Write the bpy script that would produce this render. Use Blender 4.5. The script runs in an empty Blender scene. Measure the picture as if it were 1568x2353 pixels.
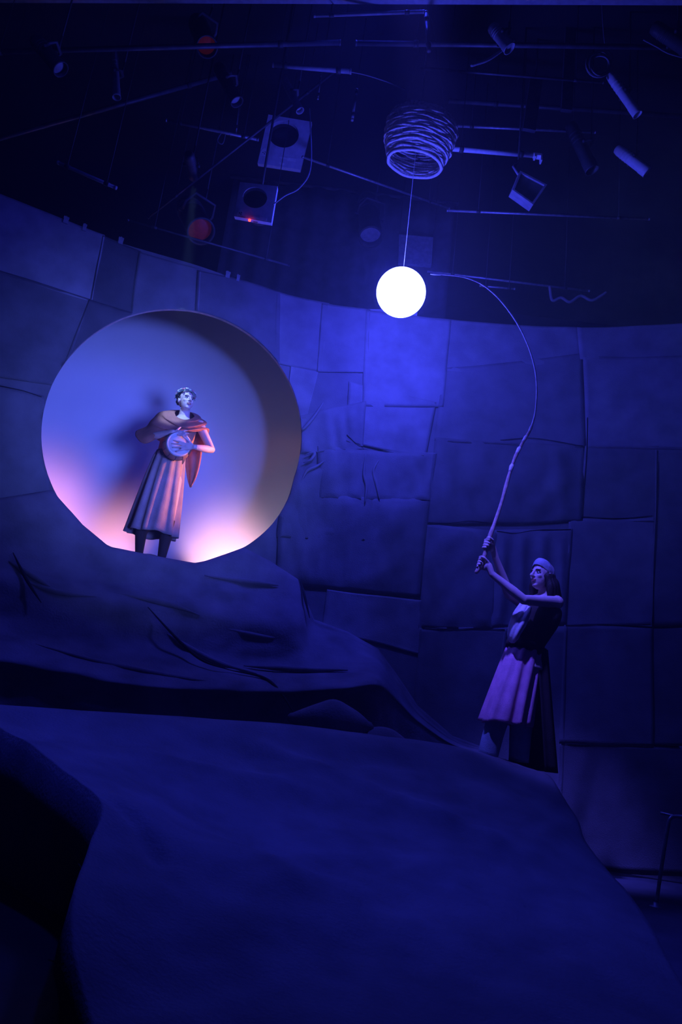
import bpy, bmesh, math, random
from mathutils import Vector, Matrix, noise
R = math.radians
random.seed(7)
SC = bpy.context.scene
COL = SC.collection

# ------------------------------------------------------------------ camera
FPX, CX, CY = 1765.0, 784.0, 1176.5
EYE = Vector((0, 0, 0.8))
PITCH, ROLL = R(16.3), R(6.8)
FWD = Vector((0, math.cos(PITCH), math.sin(PITCH)))
UP0 = Vector((0, -math.sin(PITCH), math.cos(PITCH)))
RT0 = Vector((1, 0, 0))
RT = RT0 * math.cos(ROLL) + UP0 * math.sin(ROLL)
UP = UP0 * math.cos(ROLL) - RT0 * math.sin(ROLL)
cd = bpy.data.cameras.new('camera')
cam = bpy.data.objects.new('camera', cd)
COL.objects.link(cam)
M = Matrix((RT, UP, -FWD)).transposed().to_4x4()
M.translation = EYE
cam.matrix_world = M
cd.sensor_fit = 'VERTICAL'
cd.sensor_height = 36.0
cd.sensor_width = 24.0
cd.lens = 36.0 * FPX / 2353.0
cd.clip_start = 0.05
SC.camera = cam

# ------------------------------------------------------------------ world, exposure
HAZE = 0.014
w = bpy.data.worlds.new('world'); SC.world = w; w.use_nodes = True
nt = w.node_tree
nt.nodes['Background'].inputs[0].default_value = (0.02, 0.03, 0.25, 1)
nt.nodes['Background'].inputs[1].default_value = 0.004
if HAZE > 0:
    vs = nt.nodes.new('ShaderNodeVolumeScatter')
    vs.inputs['Color'].default_value = (1, 1, 1, 1)
    vs.inputs['Density'].default_value = HAZE
    vs.inputs['Anisotropy'].default_value = 0.0
    nt.links.new(vs.outputs[0], nt.nodes['World Output'].inputs['Volume'])
SC.view_settings.view_transform = 'Standard'
SC.view_settings.look = 'None'
SC.view_settings.gamma = 1
SC.view_settings.use_curve_mapping = False
SC.view_settings.exposure = 0.0
SC.cycles.volume_bounces = 0
SC.cycles.use_light_tree = False
SC.cycles.max_bounces = 4
SC.cycles.diffuse_bounces = 3
SC.cycles.glossy_bounces = 2
SC.cycles.sample_clamp_indirect = 4

# ------------------------------------------------------------------ stage lights
BLUE = (0.030, 0.042, 1.0)
def lookat(o, tgt):
    d = Vector(tgt) - o.location
    o.rotation_euler = d.to_track_quat('-Z', 'Y').to_euler()
def spot(name, loc, tgt, power, color, angle, blend=0.5, radius=0.1):
    l = bpy.data.lights.new(name, 'SPOT'); l.energy = power; l.color = color
    l.spot_size = R(angle); l.spot_blend = blend; l.shadow_soft_size = radius
    o = bpy.data.objects.new(name, l); COL.objects.link(o); o.location = loc; lookat(o, tgt)
    return o
def area(name, loc, tgt, power, color, sx, sy):
    l = bpy.data.lights.new(name, 'AREA'); l.energy = power; l.color = color
    l.shape = 'RECTANGLE'; l.size = sx; l.size_y = sy
    o = bpy.data.objects.new(name, l); COL.objects.link(o); o.location = loc; lookat(o, tgt)
    return o
# blue wash over mound, ledges and wall from the rig overhead
spot('blue_wash_centre', (-0.2, 4.6, 7.45), (-0.1, 5.4, 0.0), 760, BLUE, 60, 0.9, 0.15)
spot('blue_wash_right', (3.2, 2.6, 6.2), (2.6, 6.6, 2.6), 65, BLUE, 60, 0.9, 0.15)
spot('blue_wash_far_left', (-1.4, 2.2, 5.6), (-3.4, 6.2, 4.6), 55, BLUE, 46, 0.9, 0.15)
spot('angler_key', (-0.4, 3.4, 7.0), (1.36, 5.7, 2.05), 3300, (0.08, 0.075, 1.0), 15, 1.0, 0.1)
# blue front light falling through the round opening on to the backdrop
spot('opening_blue', (1.75, 1.2, 1.85), (-1.84, 6.7, 3.35), 3200, (0.10, 0.155, 1.0), 21.5, 0.2, 0.85)
_fl = EYE + (FWD + RT * ((447 - CX) / FPX) - UP * ((414 - CY) / FPX)) * 7.0
spot('opening_face_light', _fl, (-1.76, 7.18, 3.66), 520, (0.26, 0.46, 1.0), 9.5, 0.6, 0.03)
# warm side light behind the wall and pink ground row below the backdrop
spot('warm_side', (0.05, 7.24, 3.75), (-1.8, 7.15, 3.05), 330, (1.0, 0.33, 0.15), 36, 0.6, 0.05)
spot('backdrop_fill', (-0.35, 7.15, 1.9), (-1.0, 8.1, 3.9), 60, (0.72, 0.66, 1.0), 60, 1.0, 0.2)  # added fill, no known fixture; lifts the dark side of the backdrop
PINK = (1.0, 0.42, 0.68)
spot('pink_ground_left', (-3.0, 6.85, 1.95), (-3.25, 8.05, 2.62), 190, (1.0, 0.36, 0.66), 54, 1.0, 0.2)
spot('pink_ground_middle', (-2.3, 6.9, 1.9), (-2.3, 8.1, 2.45), 170, PINK, 46, 1.0, 0.2)
spot('pink_ground_right', (-1.0, 7.1, 1.85), (-1.15, 8.1, 2.45), 220, (1.0, 0.52, 0.72), 54, 1.0, 0.2)

# ------------------------------------------------------------------ helpers
def ray(px, py):
    return FWD + RT * ((px - CX) / FPX) - UP * ((py - CY) / FPX)
def W(px, py, Y):
    d = ray(px, py); return EYE + d * (Y / d.y)
def Wz(px, py, z):
    d = ray(px, py); return EYE + d * ((z - EYE.z) / d.z)

def mat(name, color, rough=0.85, vary=0.15, scale=8.0, bump=0.2, bscale=90.0, metal=0.0, emit=None, estr=0.0, spec=0.3, stretch=None):
    m = bpy.data.materials.new(name); m.use_nodes = True
    n = m.node_tree.nodes; L = m.node_tree.links
    b = n['Principled BSDF']
    b.inputs['Roughness'].default_value = rough
    b.inputs['Metallic'].default_value = metal
    b.inputs['Specular IOR Level'].default_value = spec
    tc = n.new('ShaderNodeTexCoord')
    src = tc.outputs['Object']
    if stretch:
        mp = n.new('ShaderNodeMapping'); mp.inputs['Scale'].default_value = stretch
        L.new(src, mp.inputs['Vector']); src = mp.outputs['Vector']
    if vary > 0:
        t = n.new('ShaderNodeTexNoise'); t.inputs['Scale'].default_value = scale; t.inputs['Detail'].default_value = 4
        L.new(src, t.inputs['Vector'])
        cr = n.new('ShaderNodeValToRGB')
        cr.color_ramp.elements[0].position = 0.3; cr.color_ramp.elements[1].position = 0.7
        cr.color_ramp.elements[0].color = tuple(c * (1 - vary) for c in color) + (1,)
        cr.color_ramp.elements[1].color = tuple(min(1, c * (1 + vary)) for c in color) + (1,)
        L.new(t.outputs['Fac'], cr.inputs['Fac']); L.new(cr.outputs['Color'], b.inputs['Base Color'])
    else:
        b.inputs['Base Color'].default_value = tuple(color) + (1,)
    if bump > 0:
        t2 = n.new('ShaderNodeTexNoise'); t2.inputs['Scale'].default_value = bscale; t2.inputs['Detail'].default_value = 3
        L.new(src, t2.inputs['Vector'])
        bp = n.new('ShaderNodeBump'); bp.inputs['Strength'].default_value = bump; bp.inputs['Distance'].default_value = 0.01
        L.new(t2.outputs['Fac'], bp.inputs['Height']); L.new(bp.outputs['Normal'], b.inputs['Normal'])
    if emit:
        b.inputs['Emission Color'].default_value = tuple(emit) + (1,)
        b.inputs['Emission Strength'].default_value = estr
    return m

def link(name, V, F, m, parent=None, smooth=True, origin=None):
    me = bpy.data.meshes.new(name)
    if parent is not None:
        origin = Vector(parent['_o'])
    elif origin is None:
        origin = Vector((0, 0, 0))
    me.from_pydata([tuple(Vector(v) - origin) for v in V], [], F)
    bm = bmesh.new(); bm.from_mesh(me)
    bmesh.ops.recalc_face_normals(bm, faces=bm.faces)
    bm.to_mesh(me); bm.free()
    me.materials.append(m)
    if smooth:
        for p in me.polygons: p.use_smooth = True
    o = bpy.data.objects.new(name, me); COL.objects.link(o)
    o['_o'] = tuple(origin)
    if parent is not None:
        o.parent = parent
    else:
        o.location = origin
    return o
def tag(o, label, cat, group=None, kind=None):
    o['label'] = label
    if cat: o['category'] = cat
    if group: o['group'] = group
    if kind: o['kind'] = kind
    return o
def thing(name, loc, label, cat, group=None):
    o = bpy.data.objects.new(name, None); COL.objects.link(o)
    o.empty_display_size = 0.1
    o.location = loc; o['_o'] = tuple(loc)
    return tag(o, label, cat, group)
def struct(o):
    o['kind'] = 'structure'; return o

class G:
    """collects shapes into one mesh"""
    def __init__(s): s.V = []; s.F = []
    def add(s, V, F):
        k = len(s.V); s.V += [Vector(v) for v in V]; s.F += [tuple(i + k for i in f) for f in F]; return s
    def grid(s, rows, closed=False):
        n = len(rows[0]); V = [p for r in rows for p in r]; F = []
        for i in range(len(rows) - 1):
            for j in range(n if closed else n - 1):
                k = (j + 1) % n
                F.append((i * n + j, i * n + k, (i + 1) * n + k, (i + 1) * n + j))
        return s.add(V, F)
    def tube(s, pts, rad, seg=10, side=None, caps=True, round_ends=False):
        """rad: number, list of numbers or list of (ra, rb); ra along 'side'"""
        pts = [Vector(p) for p in pts]
        if not isinstance(rad, (list, tuple)): rad = [rad] * len(pts)
        rad = [(r, r) if not isinstance(r, (list, tuple)) else r for r in rad]
        if round_ends:
            t0 = (pts[0] - pts[1]).normalized(); t1 = (pts[-1] - pts[-2]).normalized()
            a, b = [], []
            for k in (0.9, 0.5):
                c = math.sqrt(1 - k * k); r = rad[0]; q = rad[-1]
                a.append((pts[0] + t0 * k * min(r), (r[0] * c, r[1] * c)))
                b.insert(0, (pts[-1] + t1 * k * min(q), (q[0] * c, q[1] * c)))
            pts = [x[0] for x in a] + pts + [x[0] for x in b]
            rad = [x[1] for x in a] + rad + [x[1] for x in b]
        rows = []; u = None
        for i, p in enumerate(pts):
            t = (pts[min(i + 1, len(pts) - 1)] - pts[max(i - 1, 0)])
            t = t.normalized() if t.length > 1e-9 else Vector((0, 0, 1))
            if u is None:
                u = Vector(side) if side is not None else (Vector((0, 0, 1)) if abs(t.z) < 0.9 else Vector((1, 0, 0)))
            elif side is not None:
                u = Vector(side)
            u = (u - t * u.dot(t)).normalized(); v = t.cross(u)
            rows.append([p + u * rad[i][0] * math.cos(a) + v * rad[i][1] * math.sin(a)
                         for a in [2 * math.pi * k / seg for k in range(seg)]])
        k0 = len(s.V); s.grid(rows, True)
        if caps:
            s.F.append(tuple(range(k0 + seg - 1, k0 - 1, -1)))
            e = k0 + (len(rows) - 1) * seg; s.F.append(tuple(range(e, e + seg)))
        return s
    def ell(s, c, rx, ry, rz, ax=None, seg=14, ring=9):
        X, Y, Z = ax if ax else (Vector((1, 0, 0)), Vector((0, 1, 0)), Vector((0, 0, 1)))
        c = Vector(c); rows = []
        for i in range(ring + 1):
            t = math.pi * (0.02 + 0.96 * i / ring)
            rows.append([c + X * rx * math.sin(t) * math.cos(a) + Y * ry * math.sin(t) * math.sin(a) + Z * rz * math.cos(t)
                         for a in [2 * math.pi * k / seg for k in range(seg)]])
        k0 = len(s.V); s.grid(rows, True)
        s.F.append(tuple(range(k0, k0 + seg))); e = k0 + ring * seg; s.F.append(tuple(range(e + seg - 1, e - 1, -1)))
        return s
    def box(s, c, hx, hy, hz, ax=None):
        X, Y, Z = ax if ax else (Vector((1, 0, 0)), Vector((0, 1, 0)), Vector((0, 0, 1)))
        c = Vector(c)
        V = [c + X * hx * a + Y * hy * b + Z * hz * d for d in (-1, 1) for b in (-1, 1) for a in (-1, 1)]
        return s.add(V, [(0, 2, 3, 1), (4, 5, 7, 6), (0, 1, 5, 4), (2, 6, 7, 3), (0, 4, 6, 2), (1, 3, 7, 5)])
    def lathe(s, c, ax, prof, seg=24, caps=(True, True)):
        """prof: list of (radius, distance along axis)"""
        c = Vector(c); t = Vector(ax).normalized()
        u = Vector((0, 0, 1)) if abs(t.z) < 0.9 else Vector((1, 0, 0))
        u = (u - t * u.dot(t)).normalized(); v = t.cross(u)
        rows = [[c + t * h + (u * math.cos(a) + v * math.sin(a)) * r for a in [2 * math.pi * k / seg for k in range(seg)]] for r, h in prof]
        k0 = len(s.V); s.grid(rows, True)
        if caps[0]: s.F.append(tuple(range(k0 + seg - 1, k0 - 1, -1)))
        if caps[1]:
            e = k0 + (len(rows) - 1) * seg; s.F.append(tuple(range(e, e + seg)))
        return s
    def out(s, name, m, parent=None, smooth=True, origin=None):
        return link(name, s.V, s.F, m, parent, smooth, origin)

def cat(P, n):
    """Catmull-Rom resample of a list of vectors, n segments per span"""
    P = [Vector(p) for p in P]; out = []
    for i in range(len(P) - 1):
        a = P[i - 1] if i else P[0] * 2 - P[1]
        b, c = P[i], P[i + 1]
        d = P[i + 2] if i + 2 < len(P) else P[-1] * 2 - P[-2]
        for k in range(n):
            t = k / n
            out.append(0.5 * ((2 * b) + (c - a) * t + (2 * a - 5 * b + 4 * c - d) * t * t + (3 * b - a - 3 * c + d) * t ** 3))
    out.append(P[-1]); return out
def catf(P, n):
    return [v.x for v in cat([Vector((p, 0, 0)) for p in P], n)]
def nz(p, s=1.0, seed=0.0):
    return noise.noise(Vector((p[0] * s + seed, p[1] * s - seed * 0.7, p[2] * s + seed * 1.3)))
def frame(f, up=Vector((0, 0, 1))):
    """columns side, front, up for a unit facing vector f"""
    f = Vector(f).normalized(); s = up.cross(f).normalized() * -1
    return s, f, f.cross(s).normalized() * (1 if f.cross(s).dot(up) > 0 else -1)
def remesh(g, voxel, name, m, parent, smooth_it=2):
    o = g.out(name, m, parent)
    r = o.modifiers.new('r', 'REMESH'); r.mode = 'VOXEL'; r.voxel_size = voxel; r.use_smooth_shade = True
    sm = o.modifiers.new('s', 'SMOOTH'); sm.factor = 0.5; sm.iterations = smooth_it
    dg = bpy.context.evaluated_depsgraph_get(); dg.update()
    me = bpy.data.meshes.new_from_object(o.evaluated_get(dg))
    o.modifiers.clear(); old = o.data; o.data = me; bpy.data.meshes.remove(old)
    me.name = name
    if not me.materials: me.materials.append(m)
    for p in me.polygons: p.use_smooth = True
    return o

# ------------------------------------------------------------------ materials
CANVAS = [mat('canvas_%d' % i, tuple(c * k for c in (0.23, 0.22, 0.23)), 0.62, 0.22, 5.0, 0.35, 120.0, spec=0.5)
          for i, k in enumerate((0.62, 0.8, 1.0, 1.2, 0.45))]
M_ledge = mat('ledge_canvas', (0.21, 0.19, 0.21), 0.85, 0.3, 4.0, 0.4, 60.0)
M_mound = mat('mound_canvas', (0.20, 0.20, 0.22), 0.85, 0.25, 3.0, 0.4, 60.0)
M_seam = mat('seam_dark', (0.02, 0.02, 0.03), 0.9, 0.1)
M_black = mat('black_paint', (0.012, 0.012, 0.014), 0.8, 0.3, 2.0, 0.1)
M_floor = mat('black_floor', (0.012, 0.012, 0.014), 0.6, 0.3, 3.0, 0.1)
M_back = mat('black_brick', (0.05, 0.05, 0.055), 0.8, 0.3, 2.0, 0.2)
M_floorcloth = mat('floor_cloth', (0.11, 0.11, 0.13), 0.85, 0.3, 3.0, 0.4, 60)
M_cyc = mat('backdrop_white', (0.80, 0.78, 0.80), 0.9, 0.02, 3.0, 0.05, 60, spec=0.1)
M_rim = mat('rim_wood', (0.55, 0.48, 0.42), 0.7, 0.2, 20)
M_steel = mat('galvanised_steel', (0.42, 0.42, 0.45), 0.45, 0.2, 30, 0.1, metal=0.6)
M_pipe = mat('dark_pipe', (0.10, 0.10, 0.11), 0.5, 0.3, 12, 0.1, metal=0.3)
M_drape = mat('dark_drape', (0.12, 0.12, 0.125), 0.9, 0.2, 6, 0.3, 90)
M_lamp = mat('black_lamp_body', (0.05, 0.05, 0.055), 0.45, 0.2, 20, 0.05)
M_lampg = mat('grey_lamp_body', (0.30, 0.30, 0.32), 0.45, 0.2, 20, 0.05)
M_scr = mat('grey_scroller', (0.62, 0.62, 0.66), 0.6, 0.1, 20, 0.05)
M_white = mat('white_paint', (0.8, 0.8, 0.8), 0.5, 0.1, 30, 0.05)
M_cable = mat('grey_cable', (0.25, 0.25, 0.27), 0.6, 0.1)
M_reed = mat('woven_reed', (0.66, 0.60, 0.54), 0.75, 0.35, 45, 0.4, 80)
M_reed2 = mat('woven_reed_pale', (0.75, 0.70, 0.62), 0.7, 0.2, 45, 0.4, 80)
M_reedin = mat('basket_lining', (0.05, 0.045, 0.04), 0.9, 0.3, 30)
M_skin = mat('skin', (0.66, 0.48, 0.44), 0.55, 0.08, 14, 0.1, 150, spec=0.4)
M_hair = mat('dark_hair', (0.022, 0.014, 0.010), 0.6, 0.4, 60, 0.5, 80, stretch=(3, 3, 0.6))
M_eye = mat('eye_white', (0.75, 0.75, 0.75), 0.3, 0)
M_iris = mat('eye_iris', (0.02, 0.015, 0.01), 0.3, 0)
M_lip = mat('lips', (0.42, 0.16, 0.14), 0.5, 0.1)
M_brow = mat('eyebrow', (0.03, 0.02, 0.015), 0.8, 0.1)

# ------------------------------------------------------------------ the round-about wall in plan
ZTOP = 5.1
edge_px = [(0, 445), (240, 545), (420, 600), (620, 665), (700, 690), (1000, 735), (1300, 755), (1568, 745)]
PL = [Wz(x, y, ZTOP) for x, y in edge_px]
PL = [Vector((p.x, p.y, 0)) for p in PL]
PL = [PL[0] + Vector((-1.9, -1.5, 0)), PL[0] + Vector((-0.9, -0.55, 0))] + PL + [PL[-1] + Vector((0.9, -0.4, 0)), PL[-1] + Vector((1.9, -1.1, 0))]
PLAN = cat(PL, 10)
# relax the plan a little so that the curve is fair
for _ in range(30):
    PLAN = [PLAN[0]] + [(PLAN[i - 1] + PLAN[i] * 2 + PLAN[i + 1]) / 4 for i in range(1, len(PLAN) - 1)] + [PLAN[-1]]
SL = [0.0]
for i in range(1, len(PLAN)): SL.append(SL[-1] + (PLAN[i] - PLAN[i - 1]).length)
STOT = SL[-1]
def plan(s):
    s = min(max(s, 0), STOT - 1e-6)
    lo, hi = 0, len(SL) - 1
    while hi - lo > 1:
        mid = (lo + hi) // 2
        if SL[mid] <= s: lo = mid
        else: hi = mid
    t = (s - SL[lo]) / (SL[hi] - SL[lo])
    p = PLAN[lo].lerp(PLAN[hi], t)
    def tan(i):
        a = PLAN[max(i - 1, 0)]; b = PLAN[min(i + 1, len(PLAN) - 1)]
        return (b - a).normalized()
    d = tan(lo).lerp(tan(hi), t).normalized()
    return p, Vector((d.y, -d.x, 0))
def wallpt(s, z, off=0.0):
    p, n = plan(s); q = p + n * off
    return Vector((q.x, q.y, z))
def on_wall(px, py):
    """(s, z) where the sight line through a point of the photo meets the wall"""
    d = ray(px, py); best = None
    for i in range(len(PLAN) - 1):
        a, b = PLAN[i], PLAN[i + 1]; e = b - a
        den = d.x * e.y - d.y * e.x
        if abs(den) < 1e-9: continue
        t = (a.x * e.y - a.y * e.x) / den
        u = (a.x * d.y - a.y * d.x) / den
        if t > 0 and -1e-6 <= u <= 1 + 1e-6:
            best = (SL[i] + u * e.length, EYE.z + d.z * t); break
    return best
def wall_depth(px, py):
    s, z = on_wall(px, py); return plan(s)[0].y

# the opening: its outline on the wall surface
hp = []
for k in range(-20, 201, 4):
    a = R(k); hp.append((394 + 299 * math.cos(a), 1000 - 290 * math.sin(a)))
hp = [p for p in hp if p[1] < 1110]
hp += [(132, 1140), (190, 1206), (250, 1255), (350, 1273), (455, 1293), (508, 1276), (560, 1258), (625, 1205), (660, 1150)]
HS, HZ = on_wall(394, 1010)
HOLE = sorted([(math.atan2(z - HZ, s - HS), math.hypot(s - HS, z - HZ)) for s, z in [on_wall(*p) for p in hp]])
def hole_r(a):
    n = len(HOLE)
    for i in range(n):
        a0, r0 = HOLE[i]; a1, r1 = HOLE[(i + 1) % n]
        if i == n - 1: a1 += 2 * math.pi
        aa = a if a >= HOLE[0][0] else a + 2 * math.pi
        if a0 <= aa <= a1:
            return r0 + (r1 - r0) * (aa - a0) / max(1e-9, a1 - a0)
    return HOLE[0][1]
def push_out(s, z, extra=0.0):
    ds, dz = s - HS, z - HZ; r = math.hypot(ds, dz)
    if r > 1.6: return s, z, False
    h = hole_r(math.atan2(dz, ds)) + extra
    if r < h:
        r = max(r, 1e-6); return HS + ds / r * h, HZ + dz / r * h, True
    return s, z, False

# ------------------------------------------------------------------ room shell
ZC = 7.7
def slab(name, c, h, m):
    return struct(G().box(c, *h).out(name, m, smooth=False, origin=Vector(c)))
slab('floor', (0, 4.5, -0.05), (7.5, 6.5, 0.05), M_floor)
slab('ceiling', (0, 4.5, ZC + 0.05), (7.5, 6.5, 0.05), M_black)
slab('wall_rear', (0, 11.05, ZC / 2), (7.5, 0.05, ZC / 2), M_back)
slab('wall_left', (-7.55, 4.5, ZC / 2), (0.05, 6.5, ZC / 2), M_black)
slab('wall_right', (7.55, 4.5, ZC / 2), (0.05, 6.5, ZC / 2), M_black)

# canvas wall with the round opening
NS, NZ = 150, 66
g = G(); rows = []; ins = []
for i in range(NZ + 1):
    z = ZTOP * i / NZ; r = []; q = []
    for j in range(NS + 1):
        s = STOT * j / NS
        s2, z2, inside = push_out(s, z)
        zz = z2 + (0.02 * nz((s * 1.3, 0, 0), 1, 3) if i == NZ else 0)
        r.append(wallpt(s2, zz, 0.0 if inside else 0.006 * nz((s, z, 0), 1.4, 5) - 0.006)); q.append(inside)
    rows.append(r); ins.append(q)
V = [p for r in rows for p in r]; F = []
for i in range(NZ):
    for j in range(NS):
        if ins[i][j] and ins[i + 1][j] and ins[i][j + 1] and ins[i + 1][j + 1]: continue
        k = i * (NS + 1) + j
        F.append((k, k + 1, k + NS + 2, k + NS + 1))
wall = struct(link('wall_back', V, F, CANVAS[1]))
# rear skin and edge of the opening
rr = []
for off in (0.0, -0.02, -0.035):
    rr.append([wallpt(HS + math.cos(a) * hole_r(a), HZ + math.sin(a) * hole_r(a), off)
               for a in [-math.pi + 2 * math.pi * k / 160 for k in range(160)]])
g = G().grid(rr, True)
rim = g.out('opening_rim', M_rim, wall); rim['label'] = 'pale wooden edge of the round opening'
g = G(); sB = HS - 2.2; rows = []; ins = []
for i in range(61):
    z = ZTOP * i / 60; r = []; q = []
    for j in range(NS + 1):
        s2, z2, inside = push_out(STOT * j / NS, z, 0.002)
        r.append(wallpt(s2, z2, -0.035)); q.append(inside)
    rows.append(r); ins.append(q)
V = [p for r in rows for p in r]
F = [(i * (NS + 1) + j, i * (NS + 1) + j + 1, (i + 1) * (NS + 1) + j + 1, (i + 1) * (NS + 1) + j)
     for i in range(60) for j in range(NS) if not (ins[i][j] and ins[i + 1][j] and ins[i][j + 1] and ins[i + 1][j + 1])]
link('rear_skin', V, F, M_black, wall)
# patches of canvas sewn on to the wall
PATCH = [
 ([(-60, 425), (238, 543), (207, 690), (-60, 600)], 3, 1), ([(240, 545), (322, 583), (300, 722), (209, 690)], 4, 1),
 ([(322, 583), (458, 624), (452, 720), (303, 722)], 1, 1), ([(458, 624), (640, 672), (640, 830), (450, 720)], 0, 1),
 ([(640, 672), (752, 700), (738, 852), (636, 830)], 2, 1), ([(-60, 604), (207, 692), (128, 885), (-60, 850)], 0, 1),
 ([(-60, 870), (96, 912), (110, 1150), (-60, 1150)], 1, 2), ([(207, 692), (302, 722), (200, 830), (125, 900)], 4, 1),
 ([(672, 845), (726, 858), (702, 958), (660, 955)], 3, 1), ([(745, 702), (846, 716), (842, 852), (733, 850)], 2, 1),
 ([(846, 716), (1034, 738), (1016, 932), (836, 930)], 3, 1), ([(690, 960), (838, 925), (830, 1030), (692, 1040)], 2, 3),
 ([(806, 880), (1000, 930), (974, 1048), (796, 1012)], 3, 2), ([(735, 1030), (1000, 1045), (986, 1150), (735, 1142)], 2, 3),
 ([(655, 1060), (860, 1085), (850, 1240), (640, 1230)], 1, 3), ([(645, 1140), (986, 1150), (962, 1368), (640, 1335)], 1, 3),
 ([(1034, 738), (1330, 757), (1338, 860), (1024, 850)], 2, 1), ([(1024, 850), (1338, 815), (1345, 1025), (1002, 1008)], 1, 1),
 ([(1330, 757), (1640, 742), (1640, 830), (1338, 822)], 2, 1), ([(1345, 822), (1640, 822), (1640, 1030), (1352, 1026)], 2, 1),
 ([(1003, 1008), (1345, 1025), (1338, 1195), (985, 1203)], 0, 3), ([(1350, 1028), (1510, 1030), (1503, 1195), (1340, 1190)], 0, 1),
 ([(1512, 1030), (1640, 1030), (1640, 1436), (1500, 1440)], 0, 1), ([(1140, 1222), (1312, 1218), (1298, 1432), (1130, 1440)], 2, 4),
 ([(985, 1206), (1142, 1225), (1132, 1446), (965, 1440)], 1, 3), ([(1312, 1196), (1502, 1192), (1498, 1436), (1300, 1438)], 2, 1),
 ([(968, 1445), (1165, 1448), (1125, 1740), (950, 1720)], 1, 1), ([(1300, 1442), (1498, 1440), (1498, 1712), (1290, 1706)], 1, 1),
 ([(1500, 1442), (1640, 1440), (1640, 1716), (1500, 1712)], 0, 1), ([(1290, 1712), (1640, 1718), (1640, 2010), (1280, 1990)], 0, 1),  # second patch coloured darker to offset light spilling from the angler key
 ([(756, 1358), (966, 1384), (962, 1500), (744, 1440)], 3, 1), ([(1165, 1446), (1300, 1442), (1288, 1900), (1110, 1800)], 1, 1),
]
for i, (q, mi, wr) in enumerate(PATCH):
    qc = (sum(p[0] for p in q) / 4, sum(p[1] for p in q) / 4)
    q = [on_wall(p[0] + math.copysign(4, p[0] - qc[0]), p[1] + math.copysign(4, p[1] - qc[1])) for p in q]; n = 26
    base = 0.0025 + 0.001 * (i % 4)
    rows = []; ins = []
    for a in range(-1, n + 2):
        r = []; qq = []
        for b in range(-1, n + 2):
            u = min(max(b, 0), n) / n; v = min(max(a, 0), n) / n
            edge = a < 0 or b < 0 or a > n or b > n
            s = (q[0][0] * (1 - u) + q[1][0] * u) * (1 - v) + (q[3][0] * (1 - u) + q[2][0] * u) * v
            z = (q[0][1] * (1 - u) + q[1][1] * u) * (1 - v) + (q[3][1] * (1 - u) + q[2][1] * u) * v
            bord = min(u, 1 - u, v, 1 - v)
            s += 0.012 * nz((s * 2, z * 2, 0), 1, i); z += 0.014 * nz((s * 2, z * 2, 5), 1, i)
            z = min(z, ZTOP + 0.01)
            s2, z2, inside = push_out(s, z, 0.004)
            if wr == 1: k = 0.012 * (nz((s, z, i), 2.2, 1) + 0.4 * nz((s, z, i), 6, 2))
            elif wr == 2: k = 0.02 * nz((s * 1.2, z * 3.0, i), 1.5, 3) + 0.006 * nz((s, z, i), 9, 4)
            elif wr == 3: k = 0.055 * abs(nz((s * 3.6 + z * 0.8, z * 0.7, i), 1.8, 3)) + 0.03 * nz((s * 1.4 - z * 1.2, z * 0.6, i), 2.4, 4)
            else: k = 0.012 + 0.022 * math.sin(s * 34 + 1.6 * nz((0, z, i), 2)) * min(1, v * 4) + 0.01 * nz((s * 6, z, i), 2, 4)
            roll = 0.003 * math.exp(-(bord / 0.03) ** 2)
            off = 0.0 if edge else base + max(-0.002, k) * min(1, bord * 12) + roll
            if inside: off = min(off, 0.012)
            r.append(wallpt(s2, z2, off)); qq.append(inside)
        rows.append(r); ins.append(qq)
    V = [p for r in rows for p in r]; m = n + 3; F = []
    for a in range(m - 1):
        for b in range(m - 1):
            if ins[a][b] and ins[a + 1][b] and ins[a][b + 1] and ins[a + 1][b + 1]: continue
            k = a * m + b; F.append((k, k + 1, k + m + 1, k + m))
    link('canvas_patch', V, F, CANVAS[mi], wall)
# dark open seams between patches
SEAMS = [[(985, 1201), (1030, 1203), (1080, 1198), (1140, 1204)], [(1142, 1221), (1185, 1226), (1230, 1219), (1312, 1217)],
         [(970, 1442), (1040, 1446), (1100, 1444), (1160, 1447)], [(1300, 1437), (1380, 1435), (1440, 1438), (1500, 1441)],
         [(1350, 960), (1348, 1050), (1342, 1120), (1338, 1192)], [(1512, 1060), (1508, 1200), (1503, 1320), (1500, 1440)],
         [(797, 1000), (830, 1026), (900, 1040), (974, 1048)], [(1150, 1012), (1230, 1008), (1340, 1026)],
         [(1290, 1708), (1380, 1712), (1480, 1710), (1560, 1714)], [(0, 888), (50, 898), (95, 913)], [(1340, 1188), (1420, 1192), (1500, 1186)]]
for sm in SEAMS:
    pts = cat([wallpt(*on_wall(*p), 0.012) for p in sm], 8)
    G().tube(pts, [0.0025 + 0.0035 * abs(nz(p, 6)) for p in pts], 6).out('seam', M_seam, wall)
# thin folds pulled out of the cloth beside the opening
for fd in ([(742, 928), (725, 955), (700, 985), (692, 990)], [(700, 1048), (722, 1042), (715, 1058), (697, 1066)], [(745, 1062), (725, 1075), (705, 1085), (692, 1110)],
           [(840, 1045), (836, 1090), (842, 1120), (838, 1160)], [(870, 1060), (858, 1085), (866, 1120), (872, 1150)]):
    pts = cat([wallpt(*on_wall(*p), 0.03) for p in fd], 6); n = len(pts)
    G().tube(pts, [0.004 + 0.013 * math.sin(math.pi * k / (n - 1)) for k in range(n)], 8).out('cloth_fold', CANVAS[3], wall)

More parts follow.
